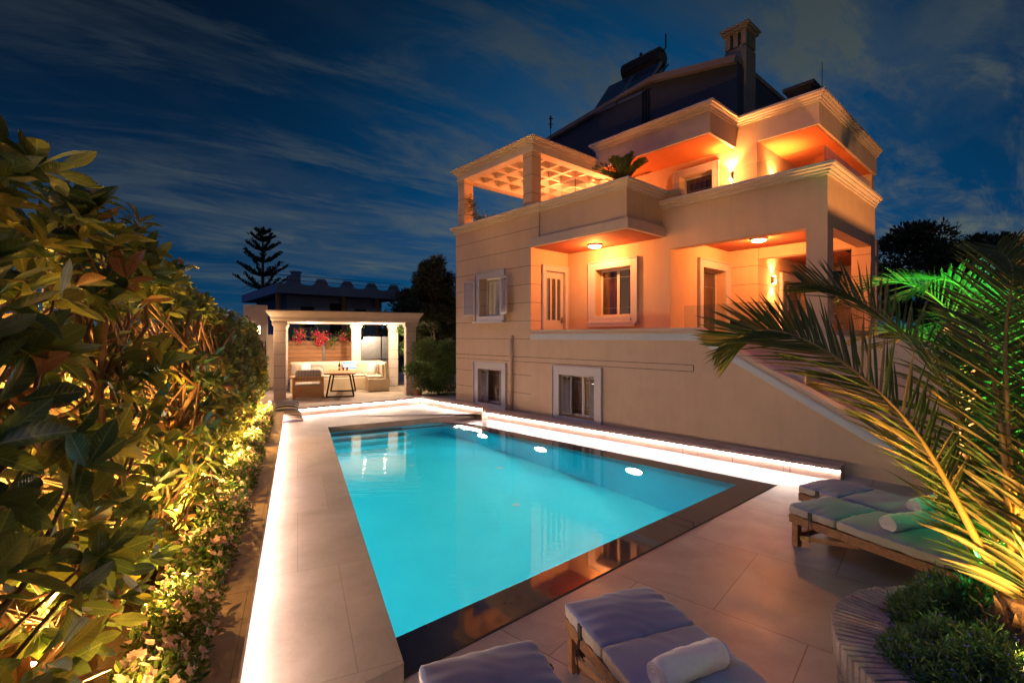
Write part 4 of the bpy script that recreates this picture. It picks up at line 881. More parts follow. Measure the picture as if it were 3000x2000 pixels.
frond(palm, [rel(2.34, 2.3, .75), rel(2.66, 2.75, 1.35), rel(2.75, 3.1, 1.80), rel(2.66, 3.4, 2.12), rel(2.5, 3.6, 2.32), rel(2.28, 3.75, 2.42)], 78, .37, .0135, (.3, -.9, .3), 12, droop=.03, fwd=.75)
frond(palm, [rel(2.36, 2.1, .75), rel(2.75, 2.3, 1.3), rel(3.05, 2.5, 1.8), rel(3.25, 2.7, 2.15), rel(3.35, 2.95, 2.40)], 70, .40, .014, (-.5, -.8, .2), 13, droop=.06, fwd=.7)
frond(palm, [rel(2.36, 2.2, .75), rel(2.60, 2.5, 1.5), rel(2.95, 2.85, 2.05), rel(3.2, 3.05, 2.42), rel(3.35, 3.3, 2.62)], 66, .38, .014, (-.6, -.7, .3), 14, droop=.08, fwd=.7)
frond(palm, [rel(2.3, 2.1, .7), rel(2.55, 2.15, 1.1), rel(2.85, 2.25, 1.45), rel(3.15, 2.3, 1.6)], 46, .40, .020, (-.4, -.6, .7), 15, droop=.25, pale=.5)
frond(palm, [rel(2.3, 2.05, .68), rel(2.4, 2.25, .95), rel(2.65, 2.5, 1.2), rel(2.95, 2.75, 1.3)], 46, .40, .018, (-.3, -.6, .7), 16, droop=.2, pale=.5)
frond(palm, [rel(2.3, 2.2, .68), rel(2.38, 2.55, .98), rel(2.45, 2.95, 1.25), rel(2.5, 3.4, 1.4)], 46, .36, .018, (.5, -.3, .8), 17, droop=.2, pale=.5)
frond(palm, [rel(2.3, 2.2, .68), rel(2.48, 2.5, 1.15), rel(2.62, 2.8, 1.55), rel(2.9, 3.1, 1.85), rel(3.15, 3.4, 1.95)], 50, .40, .02, (-.2, -.8, .5), 18, droop=.3, pale=.4)
for k, (dx, dy, h_, l_) in enumerate([(.95, .15, 1.25, .9), (1.05, .6, 1.15, .9), (.75, .95, 1.5, .9), (.45, -.15, .8, .8)]):
    frond(palm, [(0.0, .02, .1), (dx*.35, dy*.35, h_*.55), (dx*.75, dy*.75, h_*.88), (dx*1.2*l_, dy*1.2*l_, h_), (dx*1.6*l_, dy*1.6*l_, h_*.92)], 44, .27, .015, (-.5, -.75, .4), 70+k, droop=.06, fwd=.85, pale=.5)
# second palm behind, green lit
PB = Vector((4.85, 4.45, .1))
palm2 = empty('date_palm', PB, 0, 'green-lit date palm behind the loungers at the right edge', 'palm')
b = MB(); b.lathe([(.18, -.1), (.16, .3), (.13, .55), (.06, .7)], n=14); b.build('trunk', 'palm_trunk', palm2)
g_ = random.Random(5)
for k in range(13):
    a = k*2.4+.5; L1 = g_.uniform(.9, 1.3); H = g_.uniform(1.5, 2.3); dx, dy = math.cos(a), math.sin(a)
    c = [(dx*.05, dy*.05, .5), (dx*.25*L1, dy*.25*L1, .5+H*.42), (dx*.55*L1, dy*.55*L1, .5+H*.74), (dx*.9*L1, dy*.9*L1, .5+H*.86), (dx*1.3*L1, dy*1.3*L1, .5+H*.78)]
    frond(palm2, c, 54, .38, .016, (-dx*.5, -dy*.5, .8), 50+k, droop=.12, fwd=.7, pale=.15)
t = empty('garden_spotlight', (4.62, 4.05, .02), 0, 'green garden spotlight at the foot of the second palm, right edge', 'spotlight')
b = MB(); b.lathe([(.04, 0), (.045, .09), (.04, .1)], n=16); b.build('housing', 'dark_metal', t)
light('SPOT', 'lamp_beam', (0, 0, .14), 1100, (.06, 1, .14), t, .04, 84, (.22, .05, 1), .5)
light('POINT', 'lamp_light', (.25, .15, 1.2), 20, (.04, 1, .14), t, 0)  # added green fill up in the palm crown, well above the spotlight housing
t = empty('garden_spotlight', (2.62, 2.42, .66), 0, 'green spotlight in the round planter behind the palm stem', 'spotlight')
b = MB(); b.lathe([(.03, 0), (.035, .07), (.03, .08)], n=16); b.build('housing', 'dark_metal', t)
light('SPOT', 'lamp_beam', (0, 0, .1), 420, (.05, 1, .22), t, .03, 95, (.75, .2, 1), .6)
light('POINT', 'lamp_light', (-.22, .0, .25), 4.5, (.03, 1, .25), t, 0)  # added green fill hanging over the herb, apart from the spotlight housing
t = empty('garden_spotlight', (2.50, 1.95, .68), 0, 'amber spotlight in the round planter lighting the palm stem', 'spotlight')
b = MB(); b.lathe([(.03, 0), (.035, .07), (.03, .08)], n=16); b.build('housing', 'dark_metal', t)
light('SPOT', 'lamp_beam', (0, 0, .12), 620, (1, .46, .10), t, .03, 140, (-.15, .25, 1), .7)
light('POINT', 'lamp_light', (0, 0, .35), 14, (1, .52, .12), t, 0)

# round planter
t = empty('garden_spotlight', (2.02, 1.72, .60), 0, 'amber spotlight among the herbs at the front of the round planter', 'spotlight')
b = MB(); b.lathe([(.022, 0), (.026, .05), (.022, .055)], n=14); b.build('housing', 'dark_metal', t)
light('SPOT', 'lamp_beam', (0, 0, .09), 190, (1, .56, .14), t, .03, 120, (.25, .40, 1), .8)
t = empty('garden_spotlight', (7.7, 6.3, .02), 0, 'amber garden spotlight under the amber tree at the right edge', 'spotlight')
b = MB(); b.lathe([(.04, 0), (.045, .09), (.04, .1)], n=16); b.build('housing', 'dark_metal', t)
light('SPOT', 'lamp_beam', (0, 0, .16), 1500, (1, .38, .10), t, .05, 150, (-.25, .2, 1), .6)
PC = (2.25, 2.05)
pl = empty('round_planter', (*PC, 0), 0, 'round dry-stone planter of thin slates set on edge', 'planter')
b = MB(); n = 112; g_ = random.Random(3); b.lathe([(.52, .40), (.715, .40), (.715, .535), (.52, .535)], n=60)
for i in range(n):
    a0 = 2*math.pi*i/n; a1 = 2*math.pi*(i+.80)/n; ro = .73+g_.uniform(-.004, .004); ri = .50+g_.uniform(-.008, .008); z1 = .55+g_.uniform(-.003, .003)
    b.prism([(ri*math.cos(a0), ri*math.sin(a0)), (ro*math.cos(a0), ro*math.sin(a0)), (ro*math.cos(a1), ro*math.sin(a1)), (ri*math.cos(a1), ri*math.sin(a1))], .40, z1)
b.build('capping', 'planter_slate', pl, bevel=.004)
b = MB()
for r in range(7):
    for i in range(30):
        a0 = 2*math.pi*(i+.5*(r % 2))/30; a1 = a0+2*math.pi*.95/30; ro = .705+g_.uniform(-.008, .006); z0 = .057*r; z1 = z0+.052
        b.prism([(.52*math.cos(a0), .52*math.sin(a0)), (ro*math.cos(a0), ro*math.sin(a0)), (ro*math.cos(a1), ro*math.sin(a1)), (.52*math.cos(a1), .52*math.sin(a1))], z0, z1)
b.build('wall', 'planter_slate', pl, bevel=.004)
b = MB(); b.lathe([(.53, .02), (.53, .47)], n=40); b.build('soil', 'soil', pl)
def herb(seed, cx, cy, z, r, h, n, label, fl=.06):
    g = np.random.default_rng(seed); th = empty('creeping_herb', (cx, cy, z), 0, label, 'herb', 'low herbs spilling over the round planter')
    a = g.uniform(0, 6.28, n); rr = r*np.sqrt(g.uniform(0, 1, n)); hh = h*(1-(rr/r)**2.2)*g.uniform(.55, 1.08, n)+.02*g.normal(size=n)
    lump = 1+.25*np.sin(a*5+seed)*np.cos(rr*18); P = np.stack([rr*np.cos(a), rr*np.sin(a), hh*lump], 1)
    D = rnd_dirs(g, n)+np.stack([np.cos(a)*.4, np.sin(a)*.4, np.full(n, .9)], 1)
    tm = leaf_template('small'); tm = (tm[0]*np.array((.55, 1, 1), dtype=np.float32), tm[1])
    v, f, m = scatter_leaves(P, D, rnd_dirs(g, n), g.uniform(.02, .045, n), tm, (g.random(n) < .3).astype(int), g)
    np_build('foliage', v, f, ['herb_leaf', 'bush_leaf'], m, th)
    k = int(n*fl); i = g.choice(n, k); tm = leaf_template('small'); tm = (tm[0]*np.array((1.8, 1, 1), dtype=np.float32), tm[1])
    v, f, m = scatter_leaves(P[i]+np.array((0, 0, .015)), rnd_dirs(g, k), rnd_dirs(g, k), g.uniform(.009, .015, k), tm, np.zeros(k, int), g); np_build('blossom', v, f, ['petal_blue'], m, th)
herb(1, 2.03, 2.02, .48, .40, .20, 22000, 'dark creeping herb dotted with blue flowers, at the front of the round planter', .10)
herb(2, 2.26, 2.36, .48, .34, .26, 17000, 'green-lit feathery herb at the back of the round planter', .02)
herb(3, 2.40, 1.78, .46, .25, .16, 7000, 'blue-flowered herb low beside the palm trunk', .10)

# ------------------------------------------------------------------ loungers
def lounger(label, px, py, ang, end_roll=False, length=2.0, mlen=1.28):
    """origin = foot-end left corner at ground; +y = towards the head, x across"""
    t = empty('sun_lounger', (px, py, 0), ang, label, 'sun lounger', 'grey cushioned wooden sun loungers')
    w = .60; fz = .27
    for (x, y) in ((.03, .06), (w-.03, .06), (.03, length-.35), (w-.03, length-.35)):
        b = MB(); b.box(x-.03, x+.03, y-.03, y+.03, 0, fz); b.build('leg', 'teak', t, bevel=.004)
    b = MB(); b.box(.0, .03, 0, length, fz-.055, fz+.02); b.box(w-.03, w, 0, length, fz-.055, fz+.02); b.box(.03, w-.03, .0, .03, fz-.05, fz+.015); b.box(.03, w-.03, length-.03, length, fz-.05, fz+.015)
    b.build('frame', 'teak', t, bevel=.004)
    b = MB(); b.box(.05, w-.05, .045, .075, .07, .12); b.bar((.03, .10, .09), (.03, .62, fz-.06), .03, .04); b.bar((w-.03, .10, .09), (w-.03, .62, fz-.06), .03, .04); b.build('brace', 'teak', t, bevel=.003)
    b = MB()
    for k in range(24): y = .06+k*(length-.12)/24; b.box(.03, w-.03, y, y+.055, fz-.01, fz+.012)
    b.build('slats', 'teak', t)
    b = MB(); sl = [(0, .44), (.44, mlen)]
    for i, (y0, y1) in enumerate(sl): b.soft(w/2, (y0+y1)/2, fz+.02+.052, w/2+.012, (y1-y0)/2+.003, .05, .035, .022, 30, .0035, seed=i*2.1+px)
    if end_roll: b.soft(w/2, mlen+.03, fz+.085, w/2+.01, .075, .06, .05, .01, 14, .002, seed=4)
    cu = b.build('mattress', ['cushion_grey', 'cushion_edge'], t, smooth=True)
    me = cu.data
    for p in me.polygons:
        if abs(p.normal.z) < .62 and p.center.z < fz+.1: p.material_index = 1
    for x, s_ in ((-.014, -1), (w+.014, 1)):
        b = MB()
        b.box(x-.006, x+.006, .20, .235, fz+.02, fz+.10); b.tube([(x, .21, fz+.03), (x+s_*.02, .215, fz-.06), (x+s_*.015, .23, fz-.17)], .004, 5); b.tube([(x, .22, fz+.03), (x+s_*.03, .26, fz-.02), (x+s_*.01, .29, fz-.06)], .004, 5)
        b.build('tie', 'black_cord', t)
    return t
def towel(label, px, py, z, ang, ln=.36, r=.062):
    t = empty('rolled_towel', (px, py, z), ang, label, 'towel', 'rolled towels on the sun loungers')
    b = MB(); n = 40; m = 14; vs = []
    for i in range(m+1):
        x = -ln/2+ln*i/m; 
        for k in range(n):
            a = 2*math.pi*k/n; rr = r*(1+.05*math.sin(3*a+x*14)+.03*math.sin(x*60+a*3)+.02*math.sin(x*31-a*5)); 
            if i in (0, m): rr *= .86
            vs.append((x*(1.012 if i in (0, m) else 1), rr*math.cos(a)*1.12, r*.93+rr*math.sin(a)*.94))
    fs = [(i*n+k, i*n+(k+1) % n, (i+1)*n+(k+1) % n, (i+1)*n+k) for i in range(m) for k in range(n)]; b.add(vs, fs)
    for sgn in (-1, 1):     # spiral end
        N_ = 90; x0 = sgn*ln/2; vs = []; 
        for i in range(N_+1):
            a = i/N_*2*math.pi*3.2; rr = r*(.08+.84*i/N_); 
            for dr, dx in ((-.0045, 0), (.0045, sgn*.006)): vs.append((x0+dx, (rr+dr)*math.cos(a)*1.12, r*.93+(rr+dr)*math.sin(a)*.94))
        b.add(vs, [(i*2, i*2+1, i*2+3, i*2+2) for i in range(N_)])
        b.add([(x0+sgn*.001, r*.9*math.cos(2*math.pi*k/n)*1.12, r*.93+r*.9*math.sin(2*math.pi*k/n)*.94) for k in range(n)], [tuple(range(n))])
    b.build('cloth', 'towel', t, smooth=True)
    return t
LA = math.atan2(-.94, .34)-math.pi/2      # +y axis along (.34,-.94)
# local x axis must run to the left-hand side of travel reversed; place by far-right corner
def place(px, py): return px, py
def lx(ang): return Vector((math.cos(ang), math.sin(ang)))
def lounge_at(label, left, ang, **kw):
    # 'left' = image-left foot corner; local +x points to image-left for this heading, so shift by width
    p = Vector(left)-lx(ang)*.60; return lounger(label, p.x, p.y, ang, **kw)
lounge_at('sun lounger in the right foreground with a rolled towel across it', (.3225, 2.909), LA)
lounge_at('sun lounger cut off at the bottom edge, left of the one with a foreground towel', (-.457, 2.362), LA)
LC = math.atan2(-1.016, .458)-math.pi/2
lounge_at('sun lounger on the right behind the planter, its far end under the palm', (2.675, 4.612), LC, end_roll=True)
lounge_at('sun lounger farthest back, nearest the villa wall', (3.13, 5.22), LC, end_roll=True)
def on(left, ang, along, across):
    y = Vector((-math.sin(ang), math.cos(ang))); p = Vector(left)-lx(ang)*across+y*along; return p
p = on((.3225, 2.909), LA, .78, .27); towel('rolled white towel on the foreground lounger', p.x, p.y, .388, LA+R(6), .40, .066)
p = on((2.675, 4.612), LC, .82, .33); towel('rolled white towel lit green-blue on the lounger behind the planter', p.x, p.y, .388, LC-R(8), .44, .07)
p = on((3.13, 5.22), LC, 1.0, .33); towel('rolled towel half hidden by palm leaves on the farthest lounger', p.x, p.y, .388, LC, .36, .062)

# ------------------------------------------------------------------ pavilion
PA = R(24.2); PO = Vector((-6.87, 13.75)); ax_, bx_ = Vector((math.cos(PA), math.sin(PA))), Vector((-math.sin(PA), math.cos(PA)))
def Pw(a, b_, z=SLAB): p = PO+ax_*a+bx_*b_; return (p.x, p.y, z)
pav = empty('pavilion', Pw(0, 0), PA, 'open white pavilion with square banded pillars at the far end of the pool', 'pavilion')
HT = 2.33
for (a, b_) in ((0, 0), (3.81, 0), (3.81, 3.05), (2.45, 3.05), (0, 3.05)):
    b = MB(); b.box(a, a+.32, b_, b_+.32, 0, HT-.16); b.box(a-.02, a+.34, b_-.02, b_+.34, HT-.16, HT-.11); b.box(a-.045, a+.365, b_-.045, b_+.365, HT-.11, HT-.03); b.box(a-.03, a+.35, b_-.03, b_+.35, HT-.03, HT); b.build('pillar', 'pillar_stone', pav, bevel=.005)
b = MB(); b.box(-.05, 4.18, -.05, 3.45, HT, HT+.14); b.build('ceiling', 'cornice_plaster', pav)
b = MB(); b.sweep([(-.05, -.05), (4.18, -.05), (4.18, 3.45), (-.05, 3.45)], [(.0, HT+.02), (.03, HT+.03), (.04, HT+.12), (.08, HT+.17), (.14, HT+.26), (.15, HT+.30), (-.3, HT+.30), (-.3, HT+.02)], closed=True); b.build('cornice', 'cornice_plaster', pav)
b = MB(); b.box(-.1, 4.2, 0, 3.4, HT+.30, HT+.33); b.build('roof', 'roof_dark', pav)
for i, (a, b_, w) in enumerate([(2.75, 1.9, 'left'), (3.45, 1.9, 'right')]):
    t = empty('ceiling_spotlight', Pw(a, b_, SLAB+HT), PA, f'bright recessed ceiling spotlight of the pavilion, the {w} one of the visible pair', 'lamp', 'ceiling spotlights of the pavilion')
    b = MB(); b.lathe([(.06, 0), (.06, -.012), (.045, -.012)], n=20); b.build('bezel', 'white_paint', t); b = MB(); b.lathe([(.043, -.005), (.04, -.014)], n=20); b.build('lens', 'soffit_spot', t)
    light('POINT', 'lamp_light', (0, 0, -.14), 160, (1, .72, .46), t, 0)
t = empty('ceiling_spotlight', Pw(1.0, 1.9, SLAB+HT), PA, 'recessed ceiling spotlight over the armchair, hidden by the pavilion fascia', 'lamp', 'ceiling spotlights of the pavilion')
b = MB(); b.lathe([(.06, 0), (.06, -.012), (.045, -.012)], n=20); b.build('bezel', 'white_paint', t)
light('POINT', 'lamp_light', (0, 0, -.14), 150, (1, .70, .44), t, 0)
# masonry bench
t = empty('masonry_bench', Pw(.4, 2.9), PA, 'built-in cream masonry corner bench with pale seat cushions in the pavilion', 'bench')
b = MB(); b.box(.0, 3.1, -.62, .1, 0, .44); b.box(2.42, 3.12, -1.5, -.62, 0, .44); b.build('base', 'cream_plaster', t, bevel=.02)
b = MB(); b.box(.0, 3.1, .1, .26, 0, .98)
b.add([(2.98, -1.5, .44), (3.12, -1.5, .44), (3.12, .1, .44), (2.98, .1, .44), (2.98, -1.38, .98), (3.06, -1.38, .98), (3.06, .1, .98), (2.98, .1, .98)], [(0,3,2,1),(4,5,6,7),(0,1,5,4),(1,2,6,5),(2,3,7,6),(3,0,4,7)]); b.build('backrest', 'cream_plaster', t, bevel=.02)
b = MB(); b.soft(1.2, -.26, .49, 1.2, .34, .05, .04, .01, 12); b.soft(2.70, -.66, .49, .28, .78, .05, .04, .01, 12); b.soft(1.5, .04, .74, 1.48, .06, .22, .04, .0, 12); b.soft(2.93, -.66, .74, .05, .7, .2, .04, .0, 12); b.build('seat_cushion', 'beige_cushion', t, smooth=True)
def pillow(label, a, b_, z, mat, yaw, tilt=-20, s=.22, grp='throw pillows on the pavilion seats'):
    t = tag(None or empty('throw_pillow', Pw(a, b_, z), PA+R(yaw)), label, 'pillow', grp)
    b = MB(); b.soft(0, 0, s*.9, s, .055, s, .05, .0, 12, rot=Matrix.Rotation(R(tilt), 3, 'X')); b.v = [(x, y*(1.2-(abs(x)/s)**2*.5-(abs(z_-s*.9)/s)**2*.4), z_) for x, y, z_ in b.v]; b.build('cover', mat, t, smooth=True); return t
pillow('cream pillow at the left end of the masonry bench', .95, 2.72, SLAB+.54, 'white_cloth', 15)
pillow('pale pillow leaning on the cream one, left end of the bench', 1.25, 2.68, SLAB+.54, 'stripe_sand', -10)
pillow('blue and white striped pillow against the bench back', 2.35, 2.78, SLAB+.54, 'stripe_bright', 0, s=.24)
pillow('front pinkish pillow of the pair on the right arm of the bench', 3.0, 1.95, SLAB+.54, 'white_cloth', -60)
pillow('rear striped pillow of the pair on the right arm of the bench', 3.12, 2.25, SLAB+.54, 'stripe_sand', -70)
# table
t = empty('dining_table', Pw(1.95, 1.15), PA+R(-8), 'wooden dining table on black trapezoid metal legs in the pavilion', 'table')
b = MB(); b.box(-.46, .46, -.95, .95, .705, .75); b.build('tabletop', 'table_wood', t, bevel=.006)
for y in (-.78, .78):
    b = MB(); 
    for (p0, p1) in (((-.28, y, .70), (-.40, y, .02)), ((.28, y, .70), (.40, y, .02)), ((-.42, y, .02), (.42, y, .02)), ((-.30, y, .69), (.30, y, .69))): b.bar(p0, p1, .05, .04)
    b.build('leg', 'dark_metal', t)
t = empty('bottle', Pw(1.9, 1.5, SLAB+.752), 0, 'dark wine bottle standing on the pavilion table', 'bottle')
b = MB(); b.lathe([(.037, 0), (.037, .18), (.014, .23), (.014, .30)], n=16); b.build('glass', 'bottle_glass', t, smooth=True); b = MB(); b.lathe([(.0375, .05), (.0375, .13)], n=16); b.build('bottle_label', 'white_cloth', t)
for dx, lb in ((.12, 'left'), (.24, 'right')):
    t = empty('drinking_glass', Pw(1.9+dx, 1.45, SLAB+.752), 0, f'glass of red drink beside the bottle on the table, {lb} of the two', 'glass', 'red drinks on the table')
    b = MB(); b.lathe([(.03, 0), (.036, .11)], n=16); b.build('drink', 'red_drink', t); b = MB(); b.lathe([(.034, 0.0), (.041, .13)], n=16); b.build('glass', 'clear_glass', t)
# wooden armchair seen from behind
t = empty('wooden_armchair', Pw(.50, .30), PA+R(2), 'chunky pine armchair with grey cushions seen from behind in the pavilion', 'armchair')
for x in (0, .80):
    b = MB(); b.box(x, x+.07, 0, .07, 0, .62); b.box(x, x+.07, .72, .79, 0, .62); b.build('leg', 'pine', t, bevel=.004)
b = MB(); b.box(.07, .80, .015, .05, .06, .40); b.box(.07, .80, .01, .05, .52, .60); b.build('back_panel', 'pine', t, bevel=.004)
b = MB(); b.box(-.01, .88, -.01, .10, .62, .66); b.box(-.01, .09, .1, .80, .62, .66); b.box(.78, .88, .1, .80, .62, .66); b.build('armrest', 'pine', t, bevel=.004)
b = MB(); b.box(.07, .80, .07, .76, .26, .30); b.build('seat', 'pine', t)
b = MB(); b.soft(.435, .42, .37, .36, .34, .07, .05, .02, 12); b.soft(.435, .14, .70, .37, .09, .17, .08, .0, 14); b.build('cushion', 'stripe_grey', t, smooth=True)
# fence, steel door, walls around the pavilion
t = empty('wooden_fence', Pw(.12, 4.2), PA, 'horizontal plank timber fence behind the pavilion bench', 'fence')
for k in range(2): b = MB(); b.box(.05+1.42*k, 1.42+1.42*k, 0, .03, .28, 1.72); b.build('board_panel', 'fence_wood', t)
for k in range(3): b = MB(); b.box(1.42*k-.04, 1.42*k+.04, -.02, .06, 0, 1.76); b.build('post', 'steel', t)
t = empty('metal_gate', Pw(3.0, 4.4), PA, 'grey panelled metal gate behind the pavilion, right of the fence', 'gate')
for k in range(2):
    b = MB()
    for j in range(2): b.box(.72*k+.02, .72*k+.70, 0, .03, .02+.95*j, .93+.95*j)
    b.build('panel', 'steel', t, bevel=.006)
b = MB(); b.box(1.36, 1.40, -.05, -.0, .9, 1.02); b.build('handle', 'dark_metal', t)
t = empty('boundary_wall', Pw(-3.2, -.35), PA, 'pale rendered boundary wall left of the pavilion with a square post', 'wall')
b = MB(); b.box(-2, 2.75, .5, .7, 0, 1.72); b.box(-2, 3.26, 4.45, 4.65, 0, 1.95); b.build('wall', 'stucco_pale', t)
b = MB(); b.box(2.1, 2.85, 4.15, 4.44, 0, 3.0); b.build('post', 'stucco_pale', t)
t = empty('wall_lamp', Pw(-.42, .1, 2.15), PA, 'glowing square wall lamp left of the pavilion, above the hedge', 'lamp')
b = MB(); b.box(-.07, .07, 0, .03, -.1, .16); b.build('base', 'white_paint', t); b = MB(); b.box(-.06, .06, -.07, -.002, -.08, .12); b.build('diffuser', 'warm_lens', t)
light('POINT', 'lamp_light', (0, -.25, 0), 34, (1, .6, .3), t, 0)
# striped cushions on the curb corner
for (lb, mt, dx, dy, z, yaw, tl) in (('navy striped cushion leaning on the curb corner by the pavilion', 'stripe_blue', .12, -.08, .31, 20, -52), ('sand and grey striped cushion lying on the deck below the navy one', 'stripe_sand', .35, -.42, .13, 35, -66)):
    t = empty('floor_cushion', (C0[0]+dx, C0[1]+dy, z), R(yaw), lb, 'cushion', 'striped cushions at the deck corner')
    b = MB(); b.soft(0, 0, .06, .25, .25, .06, .05, .03, 14, .003, rot=Matrix.Rotation(R(22), 3, 'X')); b.build('cover', mt, t, smooth=True)
# bougainvillea
g = np.random.default_rng(77); t = empty('bougainvillea', Pw(1.2, 3.9, 1.7), PA, 'bougainvillea with crimson blossom trailing over the timber fence', 'climbing plant')
def blobs(cs, r, n): c = np.array(cs)[g.integers(0, len(cs), n)]; return c+g.normal(size=(n, 3))*r
cs = [(-.5, 0, .42), (-.5, 0, .2), (0.1, 0, .35), (.2, 0, .1), (.3, -.05, .25), (.75, 0, .2), (1.05, 0, .25), (1.3, 0, .4), (.6, 0, .05), (1.45, 0, .5)]
P = blobs(cs, .13, 1100); v, f, m = scatter_leaves(P, rnd_dirs(g, 1100), rnd_dirs(g, 1100), g.uniform(.05, .08, 1100), leaf_template('small'), g.integers(0, 2, 1100), g); np_build('foliage', v, f, ['bush_leaf', 'leaf_c'], m, t)
P = blobs([cs[i] for i in (0, 2, 3, 4, 3, 4, 1, 6)], .10, 800); v, f, m = scatter_leaves(P, rnd_dirs(g, 800), rnd_dirs(g, 800), g.uniform(.05, .08, 800), leaf_template('small'), g.integers(0, 1, 800), g); np_build('blossom', v, f, ['petal_red'], m, t)
b = MB(); b.tube([(1.5, .1, -1.5), (1.45, .05, 0), (1.0, 0, .25), (.2, 0, .2), (-.5, 0, .35)], [.03, .02, .015, .01, .006], 6); b.build('stem', 'twig', t)

# ------------------------------------------------------------------ trees and bushes
def tree(name, label, x, y, z0, zc0, zc1, r, n, leaf, mats, seed, trunk=.1, clumps=26, cat_='tree', grp=None, squash=1.0, box=False, tmpl='small'):
    g = np.random.default_rng(seed); t = empty(name, (x, y, z0), 0, label, cat_, grp); H = zc1-zc0
    C = []
    for i in range(clumps):
        zf_ = g.uniform(0, 1); rr = r*(math.sin(math.pi*(.12+.80*zf_))**.7 if not box else .8)*math.sqrt(g.uniform(.25, 1)); a = g.uniform(0, 6.28)
        C.append((rr*math.cos(a), rr*math.sin(a)*squash, zc0-z0+H*zf_))
    C = np.array(C); cr = r*.36*g.uniform(.6, 1.2, clumps); w = g.integers(0, clumps, n); d = rnd_dirs(g, n)*(g.uniform(.35, 1.0, n)[:, None])
    P = C[w]+d*cr[w][:, None]*np.array((1, 1, .8))
    if box: P[:, 0] = np.clip(P[:, 0], -r, r); P[:, 2] = np.clip(P[:, 2], 0.02, zc1-z0)
    v, f, m = scatter_leaves(P, d+np.array((0, 0, .3))+g.normal(size=(n, 3))*.4, rnd_dirs(g, n), g.uniform(*leaf, n), leaf_template(tmpl), (g.random(n) < .35).astype(int), g)
    np_build('crown', v, f, mats, m, t)
    b = MB(); b.tube([(0, 0, -.1), (.05, 0, (zc0-z0)*.6), (0, .05, (zc0-z0)+H*.35), (0, 0, (zc0-z0)+H*.8)], [trunk, trunk*.8, trunk*.55, trunk*.15], 8)
    for c in C[::2]: q = Vector((0, 0, max(.1, c[2]-.4*H*.3-.3))); b.tube([q, (Vector(c)+q)/2+Vector((0, 0, .05)), c], [trunk*.3, trunk*.18, trunk*.05], 5, cap=False)
    b.build('trunk', 'bark', t, smooth=True); return t
tree('olive_tree', 'dark feathery tree beside the left corner of the villa', -2.75, 17.0, .1, .5, 4.6, .85, 30000, (.07, .12), ['tree_leaf_b', 'tree_leaf'], 1, .1, 90)
tree('laurel_tree', 'dense leafy tree filling the gap between pavilion and villa corner', -3.15, 18.6, .1, .4, 3.9, 1.1, 24000, (.08, .13), ['bush_leaf', 'tree_leaf_b'], 22, .1, 70)
tree('garden_bush', 'bright green bush against the foot of the villa corner', -2.45, 15.6, .1, .25, 1.95, .92, 18000, (.05, .08), ['bush_leaf', 'leaf_a'], 2, .05, 30, 'bush', squash=.7)
bg = 'dark trees behind the villa'
tree('dark_tree', 'dark bushy tree right of the villa, the taller one with a thin top shoot', 17.5, 20.5, 0, 1.0, 6.6, 1.9, 15000, (.14, .24), ['tree_leaf', 'tree_leaf_b'], 3, .18, 40, grp=bg)
tree('dark_tree', 'dark rounded tree at the right, separated by a gap of sky', 20.8, 21.0, 0, 1.0, 6.4, 1.7, 13000, (.14, .24), ['tree_leaf', 'tree_leaf_b'], 4, .18, 36, grp=bg)
tree('dark_tree', 'broad low dark tree filling in behind the right-hand palms', 19.0, 16.5, 0, .3, 4.0, 3.2, 16000, (.14, .22), ['tree_leaf', 'tree_leaf_b'], 5, .2, 46, grp=bg)
tree('dark_tree', 'dark tree left of the villa beyond the pavilion roof', -6.6, 34, 0, 1.5, 5.2, 1.5, 7000, (.25, .4), ['tree_leaf', 'tree_leaf'], 6, .2, 26, grp=bg)
tree('dark_tree', 'small dark round tree just above the far end of the hedge', -22.5, 34, 0, 1.5, 4.6, 1.7, 5000, (.25, .4), ['tree_leaf', 'tree_leaf'], 7, .2, 20, grp=bg)
tree('dark_tree', 'low dark foliage seen between pavilion and olive tree', -5.5, 29, 0, .5, 4.4, 2.4, 7000, (.2, .35), ['tree_leaf', 'tree_leaf'], 8, .2, 26, grp=bg)
tree('amber_tree', 'amber-lit tree cut off by the right edge of the photo', 8.2, 7.2, 0, 1.6, 3.75, .75, 5000, (.08, .12), ['leaf_c', 'leaf_new'], 9, .08, 18)
# araucaria
t = empty('norfolk_pine', ((770-1500)/1398*45, 45, 0), 0, 'tiered Norfolk Island pine silhouetted behind the dark neighbouring house', 'tree')
b = MB(); b.tube([(0, 0, 0), (0, 0, 12.2)], [.3, .05], 8); b.build('trunk', 'bark', t)
g = np.random.default_rng(9); P = []; D = []; b = MB()
for k, (z, r) in enumerate([(11.75, .6), (11.15, .95), (10.35, 1.3), (9.35, 1.6), (8.1, 2.0), (6.9, 2.2)]):
    nb = 6
    for j in range(nb):
        a = 2*math.pi*j/nb+k*.7; tip = Vector((r*math.cos(a), r*math.sin(a), z+r*.28)); s0 = Vector((0, 0, z-.25*r)); b.tube([s0, (s0+tip)/2-Vector((0, 0, .12*r)), tip], [.06, .05, .02], 5)
        for m_ in range(int(110*r/2+30)):
            u = g.uniform(.12, 1.05); p = s0.lerp(tip, u); p.z -= .12*r*4*u*(1-u)*.5; q = Vector(g.normal(size=3)*.07); P.append(tuple(p+Vector((q.x, q.y, abs(q.z))))); D.append((math.cos(a)*.6+g.normal()*.3, math.sin(a)*.6+g.normal()*.3, .8))
b.build('branches', 'bark', t); P = np.array(P); n = len(P); v, f, m = scatter_leaves(P, np.array(D), rnd_dirs(g, n), g.uniform(.16, .34, n), leaf_template('small'), np.zeros(n, int), g); np_build('crown', v, f, ['tree_leaf'], m, t)
